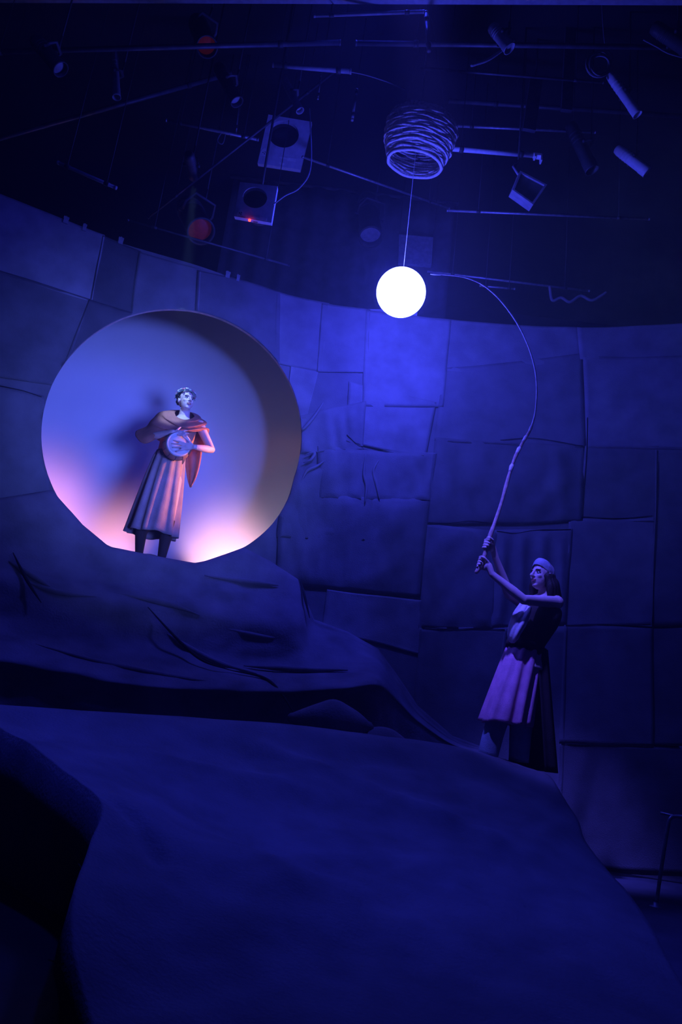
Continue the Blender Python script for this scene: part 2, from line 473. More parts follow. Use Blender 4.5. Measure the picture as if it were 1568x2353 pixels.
# backdrop behind the opening
rows = []
for i in range(13):
    z = 0.3 + 5.3 * i / 12
    rows.append([Vector((-4.6 + 5.2 * j / 20, 8.1 - 0.3 * ((j - 10) / 10) ** 2, z)) for j in range(21)])
bd = G().grid(rows).out('backdrop', M_cyc, origin=Vector((-2.0, 8.1, 0.3)))
tag(bd, 'pale smooth backdrop glowing blue and pink behind the round opening', 'backdrop')

# ------------------------------------------------------------------ draped ledges below the opening
LX = [-200, 0, 120, 190, 250, 350, 455, 508, 560, 620, 685, 722, 800, 870, 910, 960, 1040, 1120]
LK = [1.0] * 14 + [.5, .22, .16, .12]
T1 = [1.0] * 11 + [.35, .3, .3, .6, 1, 1, 1]           # the upper tier stops short at the right
LR = [
 ([1140, 1150, 1130, 1208, 1258, 1276, 1295, 1277, 1260, 1290, 1330, 1422, 1450, 1490, 1545, 1620, 1690, 1720], -0.03, 0),
 ([1142, 1153, 1140, 1214, 1262, 1281, 1300, 1283, 1266, 1294, 1335, 1426, 1454, 1494, 1549, 1624, 1693, 1722], 0.06, 1),
 ([1230, 1255, 1285, 1305, 1330, 1345, 1355, 1352, 1350, 1360, 1375, 1434, 1462, 1500, 1555, 1630, 1696, 1724], 0.16, 1),
 ([1290, 1330, 1350, 1362, 1372, 1392, 1408, 1416, 1425, 1432, 1438, 1448, 1475, 1508, 1562, 1636, 1699, 1726], 0.38, 1),
 ([1395, 1420, 1440, 1452, 1462, 1488, 1500, 1506, 1510, 1514, 1516, 1518, 1522, 1532, 1575, 1642, 1702, 1728], 0.44, 0),
 ([1440, 1468, 1490, 1503, 1515, 1532, 1542, 1547, 1550, 1552, 1553, 1553, 1552, 1552, 1590, 1648, 1705, 1730], 0.74, 0),
 ([1488, 1512, 1535, 1548, 1560, 1574, 1580, 1582, 1584, 1584, 1583, 1582, 1578, 1572, 1604, 1655, 1710, 1732], 0.99, 0),
 ([1520, 1540, 1560, 1572, 1585, 1598, 1604, 1607, 1609, 1610, 1608, 1605, 1600, 1592, 1620, 1665, 1716, 1738], 0.94, 0),
 ([1590, 1610, 1622, 1630, 1640, 1655, 1665, 1668, 1670, 1668, 1664, 1660, 1655, 1655, 1670, 1695, 1730, 1750], 0.95, 0),
 ([1680, 1700, 1710, 1720, 1730, 1745, 1755, 1757, 1760, 1765, 1770, 1775, 1780, 1785, 1790, 1795, 1810, 1830], 0.97, 0),
]
ctrl = []
for ys, off, t1 in LR:
    row = []
    for i, (x, y) in enumerate(zip(LX, ys)):
        d = wall_depth(max(x, -60), min(y, 1700))
        if x < -60: d -= 0.25
        row.append(W(x, y, d - max(off, -.03) * LK[i] * (T1[i] if t1 else 1) - (0.03 if off > 0 else 0)))
    ctrl.append(row)
def lin(P, n): return [P[i].lerp(P[i + 1], k / n) for i in range(len(P) - 1) for k in range(n)] + [P[-1]]
rows1 = [lin(r, 8) if i < 2 else cat(r, 8) for i, r in enumerate(ctrl)]
colsN = len(rows1[0]); grid = []
colsf = [cat([rows1[i][j] for i in range(len(rows1))], 8) for j in range(colsN)]
for i in range(len(colsf[0])):
    r = []
    for j in range(colsN):
        p = colsf[j][i].copy()
        u = j / (colsN - 1); v = i / (len(colsf[0]) - 1)
        k = min(1, v * 4)
        k *= max(.2, min(1, (0.15 - p.x) / .5))
        d = 0.035 * nz((p.x * 1.1 + p.z * 1.2, p.y, p.z * 3.0), 1.6, 2) + 0.022 * nz((p.x * 1.5 - p.z, p.y, p.z * 4), 2.6, 9) + .012 * nz((p.x - p.z * 1.5, p.y, p.z), 7, 4)
        p.y -= k * d; p.z += 0.4 * k * d
        r.append(p)
    grid.append(r)
ledge = thing('draped_ledge', (-0.8, 6.0, 0.0), 'stepped ledges draped in creased blue canvas under the round opening', 'stage ledge')
G().grid(grid).out('canvas_cover', M_ledge, ledge)
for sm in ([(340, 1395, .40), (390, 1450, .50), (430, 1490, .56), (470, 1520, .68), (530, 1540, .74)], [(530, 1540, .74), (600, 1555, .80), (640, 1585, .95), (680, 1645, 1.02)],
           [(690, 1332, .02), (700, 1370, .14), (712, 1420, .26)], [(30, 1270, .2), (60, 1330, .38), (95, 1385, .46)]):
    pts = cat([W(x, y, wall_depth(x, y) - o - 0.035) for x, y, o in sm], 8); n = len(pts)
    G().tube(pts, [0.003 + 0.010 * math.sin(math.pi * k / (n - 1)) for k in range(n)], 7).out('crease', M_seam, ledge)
for fd in ([(240, 1358, .30), (330, 1376, .33), (400, 1392, .37), (460, 1414, .40)], [(60, 1338, .36), (140, 1362, .38), (230, 1372, .37)], [(470, 1322, .12), (560, 1335, .15), (640, 1345, .15)],
           [(80, 1480, .72), (220, 1520, .78), (380, 1552, .86), (520, 1572, .93)], [(360, 1440, .40), (420, 1480, .44), (500, 1522, .58), (590, 1548, .72)], [(560, 1530, .60), (680, 1538, .66), (800, 1540, .68)],
           [(20, 1290, .26), (70, 1320, .33), (120, 1352, .37)], [(520, 1445, .40), (600, 1462, .40), (670, 1470, .40)]):
    pts = cat([W(x, y, wall_depth(x, y) - o - 0.028) for x, y, o in fd], 8); n = len(pts)
    G().tube(pts, [0.004 + 0.020 * math.sin(math.pi * k / (n - 1)) * (1 + .3 * nz(pts[k], 6)) for k in range(n)], 9).out('cloth_fold', M_ledge, ledge)
def lump(pts, rad, squash, label):
    pts = cat(pts, 8); n = len(pts)
    c = sum(pts, Vector()) / n
    G2 = G().tube(pts, [(r * squash, r) for r in [rad * (0.25 + 0.75 * math.sin(math.pi * (k + .5) / n)) * (1 + 0.25 * nz(pts[k], 5)) for k in range(n)]], 12, side=(0, 0, 1), round_ends=True)
    return tag(G2.out('draped_rock', M_ledge, origin=Vector((c.x, c.y, c.z - rad * squash))), label, 'rock')
lump([W(672, 1650, 5.78), W(730, 1655, 5.8), (W(790, 1662, 5.83)), W(845, 1672, 5.86)], 0.15, 1.0, 'low canvas covered rock shelf at the foot of the stepped ledge')
lump([W(815, 1712, 5.86), W(860, 1716, 5.88), W(905, 1724, 5.9), W(955, 1734, 5.92)], 0.15, 1.0, 'small flat canvas covered rock behind the mound crest, nearest the person with the fishing pole')

# ------------------------------------------------------------------ mound
crest = [(-150, 1608, 4.3), (0, 1625, 4.5), (300, 1645, 5.0), (600, 1665, 5.3), (800, 1688, 5.45), (1000, 1713, 5.55), (1150, 1745, 5.62), (1262, 1782, 5.62)]
C0 = [W(*c) for c in crest]
MR = [[p + Vector((0, 0.5 if i < 5 else 0.62, -0.55)) for i, p in enumerate(C0)],
      [p + Vector((0, 0.2 if i < 4 else 0.36, -0.05)) for i, p in enumerate(C0)], C0]
def zrow(pts, zs): return [Wz(x, y, z) for (x, y), z in zip(pts, zs)]
def drow(pts, ds): return [W(x, y, d) for (x, y), d in zip(pts, ds)]
MR.append(drow([(0, 1672), (140, 1692), (380, 1715), (620, 1737), (830, 1760), (1030, 1785), (1180, 1810), (1296, 1832)], [4.1, 4.4, 4.75, 5.0, 5.15, 5.25, 5.3, 5.35]))
MR.append(drow([(110, 1742), (250, 1770), (450, 1790), (660, 1810), (850, 1830), (1050, 1850), (1210, 1870), (1330, 1885)], [3.65, 4.0, 4.4, 4.6, 4.75, 4.85, 4.95, 5.1]))
MR.append(drow([(224, 1850), (330, 1868), (500, 1885), (690, 1905), (870, 1915), (1060, 1920), (1220, 1925), (1347, 1933)], [3.2, 3.5, 3.9, 4.15, 4.3, 4.45, 4.6, 4.9]))
MR.append(drow([(205, 1945), (330, 1960), (500, 1975), (690, 1990), (870, 2000), (1070, 2005), (1250, 2005), (1402, 2005)], [2.85, 3.1, 3.4, 3.6, 3.8, 4.0, 4.25, 4.6]))
MR.append(drow([(166, 2060), (320, 2070), (500, 2080), (700, 2090), (880, 2100), (1080, 2105), (1290, 2105), (1482, 2105)], [2.45, 2.65, 2.85, 3.05, 3.2, 3.4, 3.7, 4.05]))
MR.append(zrow([(164, 2180), (330, 2190), (520, 2200), (720, 2210), (920, 2220), (1130, 2230), (1350, 2240), (1562, 2250)], [.2, .17, .14, .12, .11, .1, .1, .07]))
MR.append(zrow([(212, 2353), (370, 2360), (550, 2365), (750, 2370), (960, 2375), (1190, 2380), (1420, 2390), (1660, 2400)], [.1, .09, .08, .07, .06, .06, .05, .03]))
MR.append(zrow([(250, 2560), (400, 2560), (580, 2560), (780, 2560), (1000, 2560), (1240, 2560), (1480, 2560), (1740, 2560)], [.025] * 8))
RIDGE = [([W(600, 1722, 5.05), W(700, 1745, 5.0), W(800, 1778, 4.95), W(900, 1815, 4.8), W(1050, 1875, 4.62), W(1130, 1920, 4.5)], .032, .075),
         ([W(330, 1930, 3.3), W(450, 1975, 3.3), W(560, 1990, 3.45), W(640, 2040, 3.3)], .05, .22),
         ([W(250, 1905, 3.3), W(310, 1950, 3.2), W(350, 2005, 3.05)], -.03, .05),
         ([W(150, 1690, 4.3), W(400, 1735, 4.55), W(620, 1790, 4.6)], .02, .09)]
def ridge(p):
    z = 0
    for pl, h, wd in RIDGE:
        best = 9
        for a, b in zip(pl[:-1], pl[1:]):
            e = Vector((b.x - a.x, b.y - a.y)); q = Vector((p.x - a.x, p.y - a.y))
            t = max(0, min(1, q.dot(e) / e.length_squared)); best = min(best, (q - e * t).length)
        z += h * math.exp(-(best / wd) ** 2)
    return z
rowsf = [cat(r, 16) for r in MR]; nc = len(rowsf[0])
colsf = [cat([rowsf[i][j] for i in range(len(rowsf))], 12) for j in range(nc)]
grid = []
for i in range(len(colsf[0])):
    r = []
    for j in range(nc):
        p = colsf[j][i].copy()
        e = min(1, j / 10, (nc - 1 - j) / 10)
        k = 1 if i > 36 else 0.25
        amp = min(1, p.z / 0.12) * k * (0.35 + 0.65 * e)
        d = 0.035 * nz((p.x * 1.1, p.y * 1.4, 0), 1.5, 4) + 0.016 * nz((p.x * 2.0 - p.y, p.y, 0), 3.0, 8) + 0.006 * nz((p.x, p.y * 1.5, 0), 8, 3)
        p.z = max(0.012, p.z + d * amp + (ridge(p) if i > 26 else 0))
        r.append(p)
    # hem falling to the floor at either side
    a, b = r[0], r[-1]
    r = [Vector((a.x + 0.03, a.y, 0.006)), Vector((a.x - 0.015, a.y, a.z * 0.5))] + r + [Vector((b.x + 0.02, b.y + 0.02, b.z * 0.55)), Vector((b.x + 0.06, b.y + 0.03, 0.006))]
    grid.append(r)
mound = thing('draped_mound', (0.4, 4.4, 0.0), 'broad low mound covered with blue canvas in the foreground', 'stage mound')
G().grid(grid).out('canvas_cover', M_mound, mound)
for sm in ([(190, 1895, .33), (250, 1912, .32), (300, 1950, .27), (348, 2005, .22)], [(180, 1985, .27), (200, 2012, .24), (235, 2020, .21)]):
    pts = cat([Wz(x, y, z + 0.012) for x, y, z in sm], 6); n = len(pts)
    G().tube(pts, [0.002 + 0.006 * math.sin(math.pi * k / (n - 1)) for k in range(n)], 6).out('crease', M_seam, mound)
# cloth on the floor at the right
rows = []
for i in range(15):
    rows.append([Vector((1.2 + 4.2 * j / 16, 1.6 + 5.0 * i / 14, 0.004 + 0.02 * max(0, nz((j * .5, i * .5, 0), 1, 6)))) for j in range(17)])
tag(G().grid(rows).out('floor_cloth', M_floorcloth, origin=Vector((3.3, 4.1, 0.0))), 'dim blue cloth lying flat on the floor right of the mound', 'cloth')
# rail at the right edge
hr = thing('metal_handrail', W(1530, 2070, 4.9), 'thin bent metal handrail standing on the floor at the right edge', 'handrail')
b0 = Wz(1508, 2085, 0.0); yb = b0.y
top = W(1535, 1893, yb)
G().tube(cat([Vector((b0.x, b0.y, 0.005)), Vector(b0.lerp(top, 0.5)), top + Vector((0, 0, -0.03)), W(1541, 1881, yb), W(1556, 1876, yb), W(1600, 1880, yb - .05), W(1700, 1885, yb - .2)], 6), 0.012, 10).out('bent_tube', M_steel, hr)
G().tube([W(1518, 1868, yb + .03), W(1570, 1880, yb), W(1700, 1900, yb - .2)], 0.009, 10).out('top_bar', M_steel, hr)
G().lathe(Vector((b0.x, b0.y, 0.0)), (0, 0, 1), [(0.04, 0), (0.04, 0.006), (0.018, 0.012), (0.014, 0.03)], 16).out('base_flange', M_steel, hr)

# ------------------------------------------------------------------ glowing globe hanging on its wire
GX, GY = W(922, 672, 5.9).x, 5.9
GZ = W(922, 672, 5.9).z
GR = 57.5 / FPX * ((Vector((GX, GY, GZ)) - EYE).dot(FWD)) * 0.985
M_glow = mat('glowing_globe', (0.8, 0.8, 0.8), 0.5, 0, bump=0, emit=(0.05, 0.062, 1.0), estr=95.0)
globe = thing('globe_lamp', (GX, GY, GZ - GR), 'glowing white globe lamp hanging by a wire below the woven basket', 'lamp')
G().ell((GX, GY, GZ), GR, GR, GR, seg=40, ring=24).out('globe', M_glow, globe)
G().lathe((GX, GY, GZ + GR * 0.96), (0, 0, 1), [(0.035, -0.01), (0.035, 0.02), (0.02, 0.045), (0.008, 0.05)], 16).out('cap', M_white, globe)
G().tube([(GX, GY, GZ + GR + 0.03), (GX, GY, ZC)], 0.0025, 6).out('hanging_wire', M_white, globe)

# ------------------------------------------------------------------ people: shared builders
def add_head(g, c, f):
    s, f, u = frame(f); A = (s, f, u)
    g.ell(c + u * .027 - f * .012, .073, .093, .088, A, 18, 12)
    g.ell(c - u * .030 + f * .028, .058, .060, .088, A, 16, 12)
    g.ell(c - u * .068 + f * .026, .052, .052, .036, A)
    g.ell(c - u * .094 + f * .060, .026, .022, .018, A)
    g.ell(c + u * .024 + f * .074, .050, .016, .010, A)
    for k in (-1, 1):
        g.ell(c - u * .026 + f * .062 + s * .034 * k, .020, .018, .020, A)
        g.ell(c - u * .012 - f * .005 + s * .075 * k, .009, .018, .030, A)
    g.tube([c + u * .020 + f * .082, c - u * .004 + f * .096, c - u * .028 + f * .110], [.009, .010, .013], 10, round_ends=True)
    for k in (-1, 1): g.ell(c - u * .031 + f * .098 + s * .011 * k, .008, .009, .007, A, 10, 6)
    g.ell(c - u * .060 + f * .083, .020, .012, .013, A)
    return s, f, u
def add_face(root, c, f):
    s, f, u = frame(f); A = (s, f, u)
    for k in (-1, 1):
        e = c + u * .000 + s * .030 * k + f * .071
        o = G().ell(e, .0135, .0125, .0085, A, 12, 8).out('eye', M_eye, root)
        G().ell(e + f * .0105, .0058, .004, .0058, A, 10, 6).out('iris', M_iris, o)
        G().tube(cat([e + u * .019 - s * .019 * k + f * .012, e + u * .024 + f * .016, e + u * .018 + s * .019 * k + f * .000], 4), [(.0028, .004)] * 9, 6, side=u).out('eyebrow', M_brow, root)
        G().tube(cat([e + u * .008 - s * .015 * k + f * .004, e + u * .0095 + f * .011, e + u * .006 + s * .015 * k + f * .001], 4), .0022, 6).out('eyelash', M_brow, root)
    G().tube(cat([c - u * .057 - s * .023 + f * .080, c - u * .055 + f * .094, c - u * .057 + s * .023 + f * .080], 4), [.003, .004, .0045, .005, .0052, .005, .0045, .004, .003], 8).out('upper_lip', M_lip, root)
    G().tube(cat([c - u * .063 - s * .020 + f * .080, c - u * .067 + f * .093, c - u * .063 + s * .020 + f * .080], 4), [.003, .0045, .0055, .006, .006, .006, .0055, .0045, .003], 8).out('lower_lip', M_lip, root)
def grip(g, c, a, w, pole_r, sg):
    """hand closed round a pole: c on the pole, a along it, w towards the wrist"""
    a = a.normalized(); w = (w - a * w.dot(a)).normalized(); n = a.cross(w) * sg
    rg = pole_r + .0085
    for i, off in enumerate((.031, .010, -.011, -.031)):
        ln = (200, 225, 215, 185)[i]
        pts = []
        for k in range(8):
            ph = R(35 + ln * k / 7.0)
            pts.append(c + a * (off - .004 * k / 7) + (w * math.cos(ph) + n * math.sin(ph)) * (rg + (.010 if k == 0 else .004 * math.sin(math.pi * (k % 3) / 2))))
        g.tube(pts, [.0095, .0098, .0092, .0092, .0088, .0085, .008, .0072], 10, round_ends=True)
    pts = [c + a * .02 + w * (rg + .018) - n * .016, c + a * .040 + w * .008 - n * (rg + .006), c + a * .046 - w * .014 - n * rg, c + a * .044 - w * .026 - n * .006]
    g.tube(pts, [.012, .0105, .0095, .008], 10, round_ends=True)
    g.ell(c + w * (rg + .014) + n * .006, .044, .020, .030, (a, w, n))
    return c + w * (rg + .03)
def open_hand(g, wrist, tips, thumb, normal):
    """flat hand: palm from wrist, four fingers to the given tips and a thumb"""
    m = (tips[1] + tips[2]) / 2; d = (m - wrist).normalized()
    sd = (tips[0] - tips[3]); sd = (sd - d * sd.dot(d)).normalized()
    pc = wrist + d * .055
    g.ell(pc, .046, .036, .015, (d, sd, normal))
    g.tube([wrist - d * .03, wrist, pc], [(.024, .02), (.023, .017), (.032, .014)], 12, side=sd)
    for i, t in enumerate(tips):
        k0 = pc + d * .034 + sd * (.027, .009, -.009, -.026)[i]
        mid = k0.lerp(t, .5) + normal * .006
        g.tube([k0 - d * .02, k0, mid, t], [.0095, .0092, .0088, .0072], 10, round_ends=True)
    k0 = wrist + d * .025 + sd * .022
    g.tube([k0, k0.lerp(thumb, .5) + sd * .008, thumb], [.013, .0105, .008], 10, round_ends=True)
def ringloft(rings, n=8, nv=6, disp=None):
    """closed rings of control points lofted into a smooth skirt or shawl"""
    rr = []
    for r in rings:
        m = len(r); ext = [r[(i) % m] for i in range(-2, m + 3)]
        c = cat(ext, n)[2 * n:2 * n + m * n]; rr.append(c)
    cols = [cat([r[j] for r in rr], nv) for j in range(len(rr[0]))]
    rows = [[cols[j][i] for j in range(len(cols))] for i in range(len(cols[0]))]
    if disp:
        out = []
        for i, r in enumerate(rows):
            c = sum(r, Vector()) / len(r)
            out.append([p + (p - c).normalized() * disp(i / (len(rows) - 1), j / len(r), p) for j, p in enumerate(r)])
        rows = out
    return G().grid(rows, True)
def skirt(top, hem, s, f, w0, d0, w1, d1, n, amp, nv=26, seg=176, seed=0):
    rows = []
    for i in range(nv + 1):
        v = i / nv; c = top.lerp(hem, v)
        k = v ** 0.75
        a = w0 + (w1 - w0) * k; b = d0 + (d1 - d0) * k
        r = []
        for j in range(seg):
            t = 2 * math.pi * j / seg
            ph = n * t + 0.9 * math.sin(3 * t + seed) + 0.5 * math.sin(v * 3 + 5 * t)
            fold = math.sin(ph); fold = math.copysign(abs(fold) ** 0.7, fold)
            q = amp * (0.35 + 0.65 * v) * fold * (0.75 + 0.4 * math.sin(2.3 * t + seed))
            r.append(c + s * (a + q) * math.cos(t) + f * (b + q) * math.sin(t) + Vector((0, 0, 0.006 * math.sin(5 * t + seed) * v)))
        rows.append(r)
    return G().grid(rows, True)
def thick(o, t=0.006):
    m = o.modifiers.new('thickness', 'SOLIDIFY'); m.thickness = t; m.offset = 0
    return o

# ------------------------------------------------------------------ the woman with the drum
M_skirtA = mat('tan_skirt', (0.36, 0.27, 0.26), 0.85, 0.12, 12, 0.3, 120)
M_bodiceA = mat('brown_bodice', (0.40, 0.20, 0.15), 0.85, 0.15, 14, 0.3, 120)
M_shawl = mat('rust_shawl', (0.44, 0.17, 0.12), 0.9, 0.15, 14, 0.4, 110)
M_belt = mat('belt_cloth', (0.06, 0.05, 0.07), 0.85, 0.2, 20, 0.3)
M_stock = mat('dark_stockings', (0.07, 0.04, 0.035), 0.8, 0.1, 20)
M_drum = mat('brown_drum_bowl', (0.34, 0.20, 0.14), 0.6, 0.25, 14, 0.2)
M_dhead = mat('pale_drum_skin', (0.62, 0.60, 0.60), 0.6, 0.12, 10, 0.1)
FL = [mat('blossom_%d' % i, c, 0.7, 0.1) for i, c in enumerate([(0.75, 0.72, 0.7), (0.55, 0.62, 0.6), (0.65, 0.25, 0.3), (0.3, 0.45, 0.35)])]
YA = 7.2
def pa(x, y, d=0.0): return W(x, y, YA + d)
feetz = min(pa(320, 1268).z, pa(371, 1283).z) - 0.075
pA = thing('person', Vector((pa(346, 1276).x, YA, feetz)), 'person in rust shawl and pleated tan skirt standing in the round opening', 'person')
gA = G()
fT = Vector((0.18, -0.98, 0)).normalized(); sT = Vector((0.98, 0.18, 0)).normalized()
cA = pa(427, 922, -0.03); fHA = Vector((0.60, -0.78, 0.10))
gA.tube([pa(376, 1100), pa(380, 1085), pa(391, 1050), pa(408, 1008), pa(418, 978), pa(421, 966), pa(423, 957, -.005), pa(426, 940, -.015)],
        [(.13, .10), (.165, .12), (.12, .092), (.148, .11), (.155, .088), (.10, .07), (.056, .056), (.05, .052)], 20, side=sT)
shR, shL = pa(388, 968, .01), pa(459, 977, -.01)
for p in (shR, shL): gA.ell(p, .055, .055, .055)
elR, wrR = pa(345, 1004, -.11), pa(398, 993, -.30)
elL, wrL = pa(486, 1034, -.10), pa(447, 1027, -.345)
gA.tube([shR, shR.lerp(elR, .5), elR, elR.lerp(wrR, .35), wrR], [.048, .043, .036, .037, .025], 14, round_ends=True)
gA.tube([shL, shL.lerp(elL, .5), elL, elL.lerp(wrL, .35), wrL], [.048, .043, .037, .038, .024], 14, round_ends=True)
open_hand(gA, wrL, [pa(400, 1012, -.355), pa(395, 1019, -.35), pa(398, 1028, -.345), pa(406, 1037, -.34)], pa(421, 1004, -.36), Vector((.2, -.97, .1)))
open_hand(gA, wrR, [pa(430, 990, -.315), pa(433, 996, -.335), pa(431, 1001, -.34), pa(426, 1005, -.345)], pa(415, 982, -.25), Vector((-.1, -.75, .65)).normalized())
legs = []
for hx, kn, cf, an in (((364, 1096), (346, 1182), (324, 1225), (320, 1268)), ((397, 1103), (388, 1195), (380, 1240), (371, 1283))):
    H, K, Cf, An = pa(*hx), pa(*kn, -.02), pa(*cf, .01), pa(*an, .0)
    legs.append((K, Cf, An))
    gA.tube([H, H.lerp(K, .5), K, Cf, An, An + Vector((0, 0, -.05))], [.09, .075, .055, .052, .034, .034], 16, round_ends=True)
    gA.tube([An + Vector((0, .03, -.052)), An + Vector((.01, -.06, -.055)), An + Vector((.015, -.14, -.06))], [(.022, .032), (.022, .036), (.014, .03)], 12, side=(0, 0, 1), round_ends=True)
sA, fA, uA = add_head(gA, cA, fHA)
remesh(gA, 0.0055, 'body', M_skin, pA)
add_face(pA, cA, fHA)
for K, Cf, An in legs:
    st = G().tube([K, K.lerp(Cf, .6), Cf, An, An + Vector((0, 0, -.045))], [.062, .060, .057, .039, .040], 18)
    st.tube([An + Vector((0, .03, -.045)), An + Vector((.01, -.06, -.05)), An + Vector((.015, -.145, -.055))], [(.028, .037), (.027, .041), (.018, .034)], 14, side=(0, 0, 1), round_ends=True)
    st.out('stocking', M_stock, pA)
# bodice, skirt, belt
G().tube([pa(386, 1064), pa(391, 1050), pa(399, 1030), pa(408, 1008), pa(416, 984), pa(419, 972)], [(.135, .108), (.132, .104), (.145, .115), (.160, .124), (.158, .10), (.12, .08)], 28, side=sT).out('bodice', M_bodiceA, pA)
thick(skirt(pa(391, 1046), pa(347, 1229), sT, fT, .135, .112, .232, .20, 11, .026, seed=1.3).out('skirt', M_skirtA, pA))
G().tube([pa(388, 1058), pa(391, 1051), pa(393, 1042)], [(.146, .122), (.15, .125), (.144, .12)], 30, side=sT).out('belt', M_belt, pA)
# shawl
def rg(l): return [pa(*p) for p in l]
shawl = ringloft([
    rg([(402, 950, 0), (405, 957, -.06), (414, 962, -.09), (427, 965, -.10), (440, 962, -.07), (447, 957, 0), (442, 950, .06), (428, 945, .09), (412, 943, .09), (404, 945, .06)]),
    rg([(378, 947, -.01), (385, 962, -.09), (408, 974, -.14), (428, 976, -.15), (450, 971, -.10), (462, 963, 0), (452, 954, .09), (432, 948, .13), (408, 944, .13), (384, 944, .08)]),
    rg([(355, 961, -.02), (366, 976, -.12), (398, 986, -.175), (425, 986, -.18), (452, 980, -.13), (471, 973, -.01), (465, 968, .09), (440, 962, .14), (400, 954, .14), (364, 953, .08)]),
    rg([(338, 984, -.04), (350, 994, -.15), (380, 996, -.20), (415, 991, -.20), (450, 988, -.15), (475, 985, -.02), (470, 990, .09), (440, 1000, .14), (395, 990, .14), (348, 975, .06)]),
    rg([(313, 1003, -.05), (329, 1020, -.13), (366, 1002, -.19), (405, 990, -.19), (440, 993, -.15), (474, 992, -.02), (468, 1030, .10), (440, 1045, .14), (395, 1030, .14), (326, 990, .06)]),
], 9, 9, lambda v, u, p: 0.030 * math.sin(v * 21 + 3.2 * math.sin(u * 6.28 + 0.5) + 2 * nz(p, 3, 2)) * min(1, v * 5) * (0.5 + 0.5 * math.sin(u * 6.28 - 0.3)) + 0.006 * nz(p, 14, 1))
thick(shawl.out('shawl', M_shawl, pA), 0.008)
tl = cat([pa(424, 1052, .12), pa(428, 1080, .12), pa(432, 1102, .12), pa(437, 1119, .12)], 6)
tr = cat([pa(466, 1022, .12), pa(462, 1060, .11), pa(452, 1097, .11), pa(440, 1118, .12)], 6)
rows = [[a.lerp(b, k / 8) + Vector((0, 0.02 * math.sin(k * 1.5), 0)) for k in range(9)] for a, b in zip(tl, tr)]
thick(G().grid(rows).out('shawl_tail', M_shawl, pA), 0.01)
# hair and wreath
random.seed(3)
gh = G(); A3 = (sA, fA, uA)
gh.ell(cA + uA * .038 - fA * .032, .079, .088, .088, A3, 18, 12)
for k in range(110):
    t = random.uniform(0, 2 * math.pi); e = random.uniform(-0.5, 1.3)
    d = sA * math.cos(t) * math.cos(e) + fA * math.sin(t) * math.cos(e) + uA * math.sin(e)
    if d.dot(fA) > 0.45 and d.dot(uA) < 0.62: continue
    p = cA + uA * .036 - fA * .026 + sA * d.dot(sA) * .078 + fA * d.dot(fA) * .090 + uA * d.dot(uA) * .088
    gh.ell(p, random.uniform(.012, .02), random.uniform(.012, .02), random.uniform(.012, .02), A3, 8, 5)
gh.out('curly_hair', M_hair, pA)
wreath = G().tube([cA + uA * (.072 - .028 * math.sin(t) * -1 * .0) + uA * .018 * math.sin(t) + sA * .084 * math.cos(t) + fA * (.094 * math.sin(t) - .02) for t in [2 * math.pi * k / 24 for k in range(25)]], .006, 8).out('flower_wreath', FL[3], pA)
for k in range(18):
    t = 2 * math.pi * k / 18 + 0.1
    c = cA + uA * (.078 + .018 * math.sin(t) + random.uniform(-.008, .012)) + sA * .090 * math.cos(t) + fA * (.100 * math.sin(t) - .02)
    d = (c - cA - uA * .03).normalized(); x, _, z = frame(d)
    gf = G()
    for q in range(5):
        b = 2 * math.pi * q / 5
        gf.ell(c + (x * math.cos(b) + z * math.sin(b)) * .010 + d * .004, .009, .009, .004, (x, z, d), 8, 4)
    gf.ell(c + d * .006, .006, .006, .006, None, 8, 5)
    gf.out('flower', FL[k % 3], wreath)
for k in range(12):
    t = 2 * math.pi * k / 12 + 0.4
    c = cA + uA * (.070 + .018 * math.sin(t)) + sA * .092 * math.cos(t) + fA * (.102 * math.sin(t) - .02)
    d = (c - cA).normalized(); x, _, z = frame(d)
    G().ell(c - z * .012, .007, .003, .018, (x, d, z), 8, 5).out('leaf', FL[3], wreath)
# platform the woman stands on, hidden below the sill
slabp = G().box((pa(346, 1276).x - .05, 7.40, feetz - 0.06), 0.42, 0.36, 0.06)
for sx in (-.37, .37):
    for sy in (-.28, .28):
        slabp.box((pa(346, 1276).x - .05 + sx, 7.40 + sy, (feetz - .12) / 2), .04, .04, (feetz - .12) / 2)
tag(slabp.out('stage_platform', M_black, smooth=False, origin=Vector((pa(346, 1276).x - .05, 7.40, 0))), 'black platform behind the sill of the round opening', 'platform')

# drum
aD = Vector((.36, -.92, -.06)).normalized(); cD = pa(407, 1026, -.215)
drum = thing('hand_drum', cD - Vector((0, 0, .14)), 'small round bowl drum with pale skin held by the person in the opening', 'drum')
G().lathe(cD, aD, [(.03, -.13), (.08, -.115), (.122, -.07), (.14, -.01), (.138, .04), (.122, .085), (.112, .10)], 36, (True, False)).out('bowl', M_drum, drum)
G().lathe(cD, aD, [(.118, .060), (.121, .085), (.114, .104), (.104, .106), (.103, .099), (.10, .096)], 36, (False, False)).out('rim_band', M_dhead, drum)
G().lathe(cD, aD, [(.104, .094), (.104, .100), (.05, .1015)], 36).out('drum_skin', M_dhead, drum)
for k in range(12):
    t = 2 * math.pi * k / 12; u0 = Vector((0, 0, 1)); u0 = (u0 - aD * u0.dot(aD)).normalized(); v0 = aD.cross(u0)
    d = u0 * math.cos(t) + v0 * math.sin(t)
    G().tube([cD + aD * .08 + d * .127, cD + aD * .02 + d * .143, cD - aD * .06 + d * .130, cD - aD * .11 + d * .09], .003, 6).out('lacing', M_belt, drum)

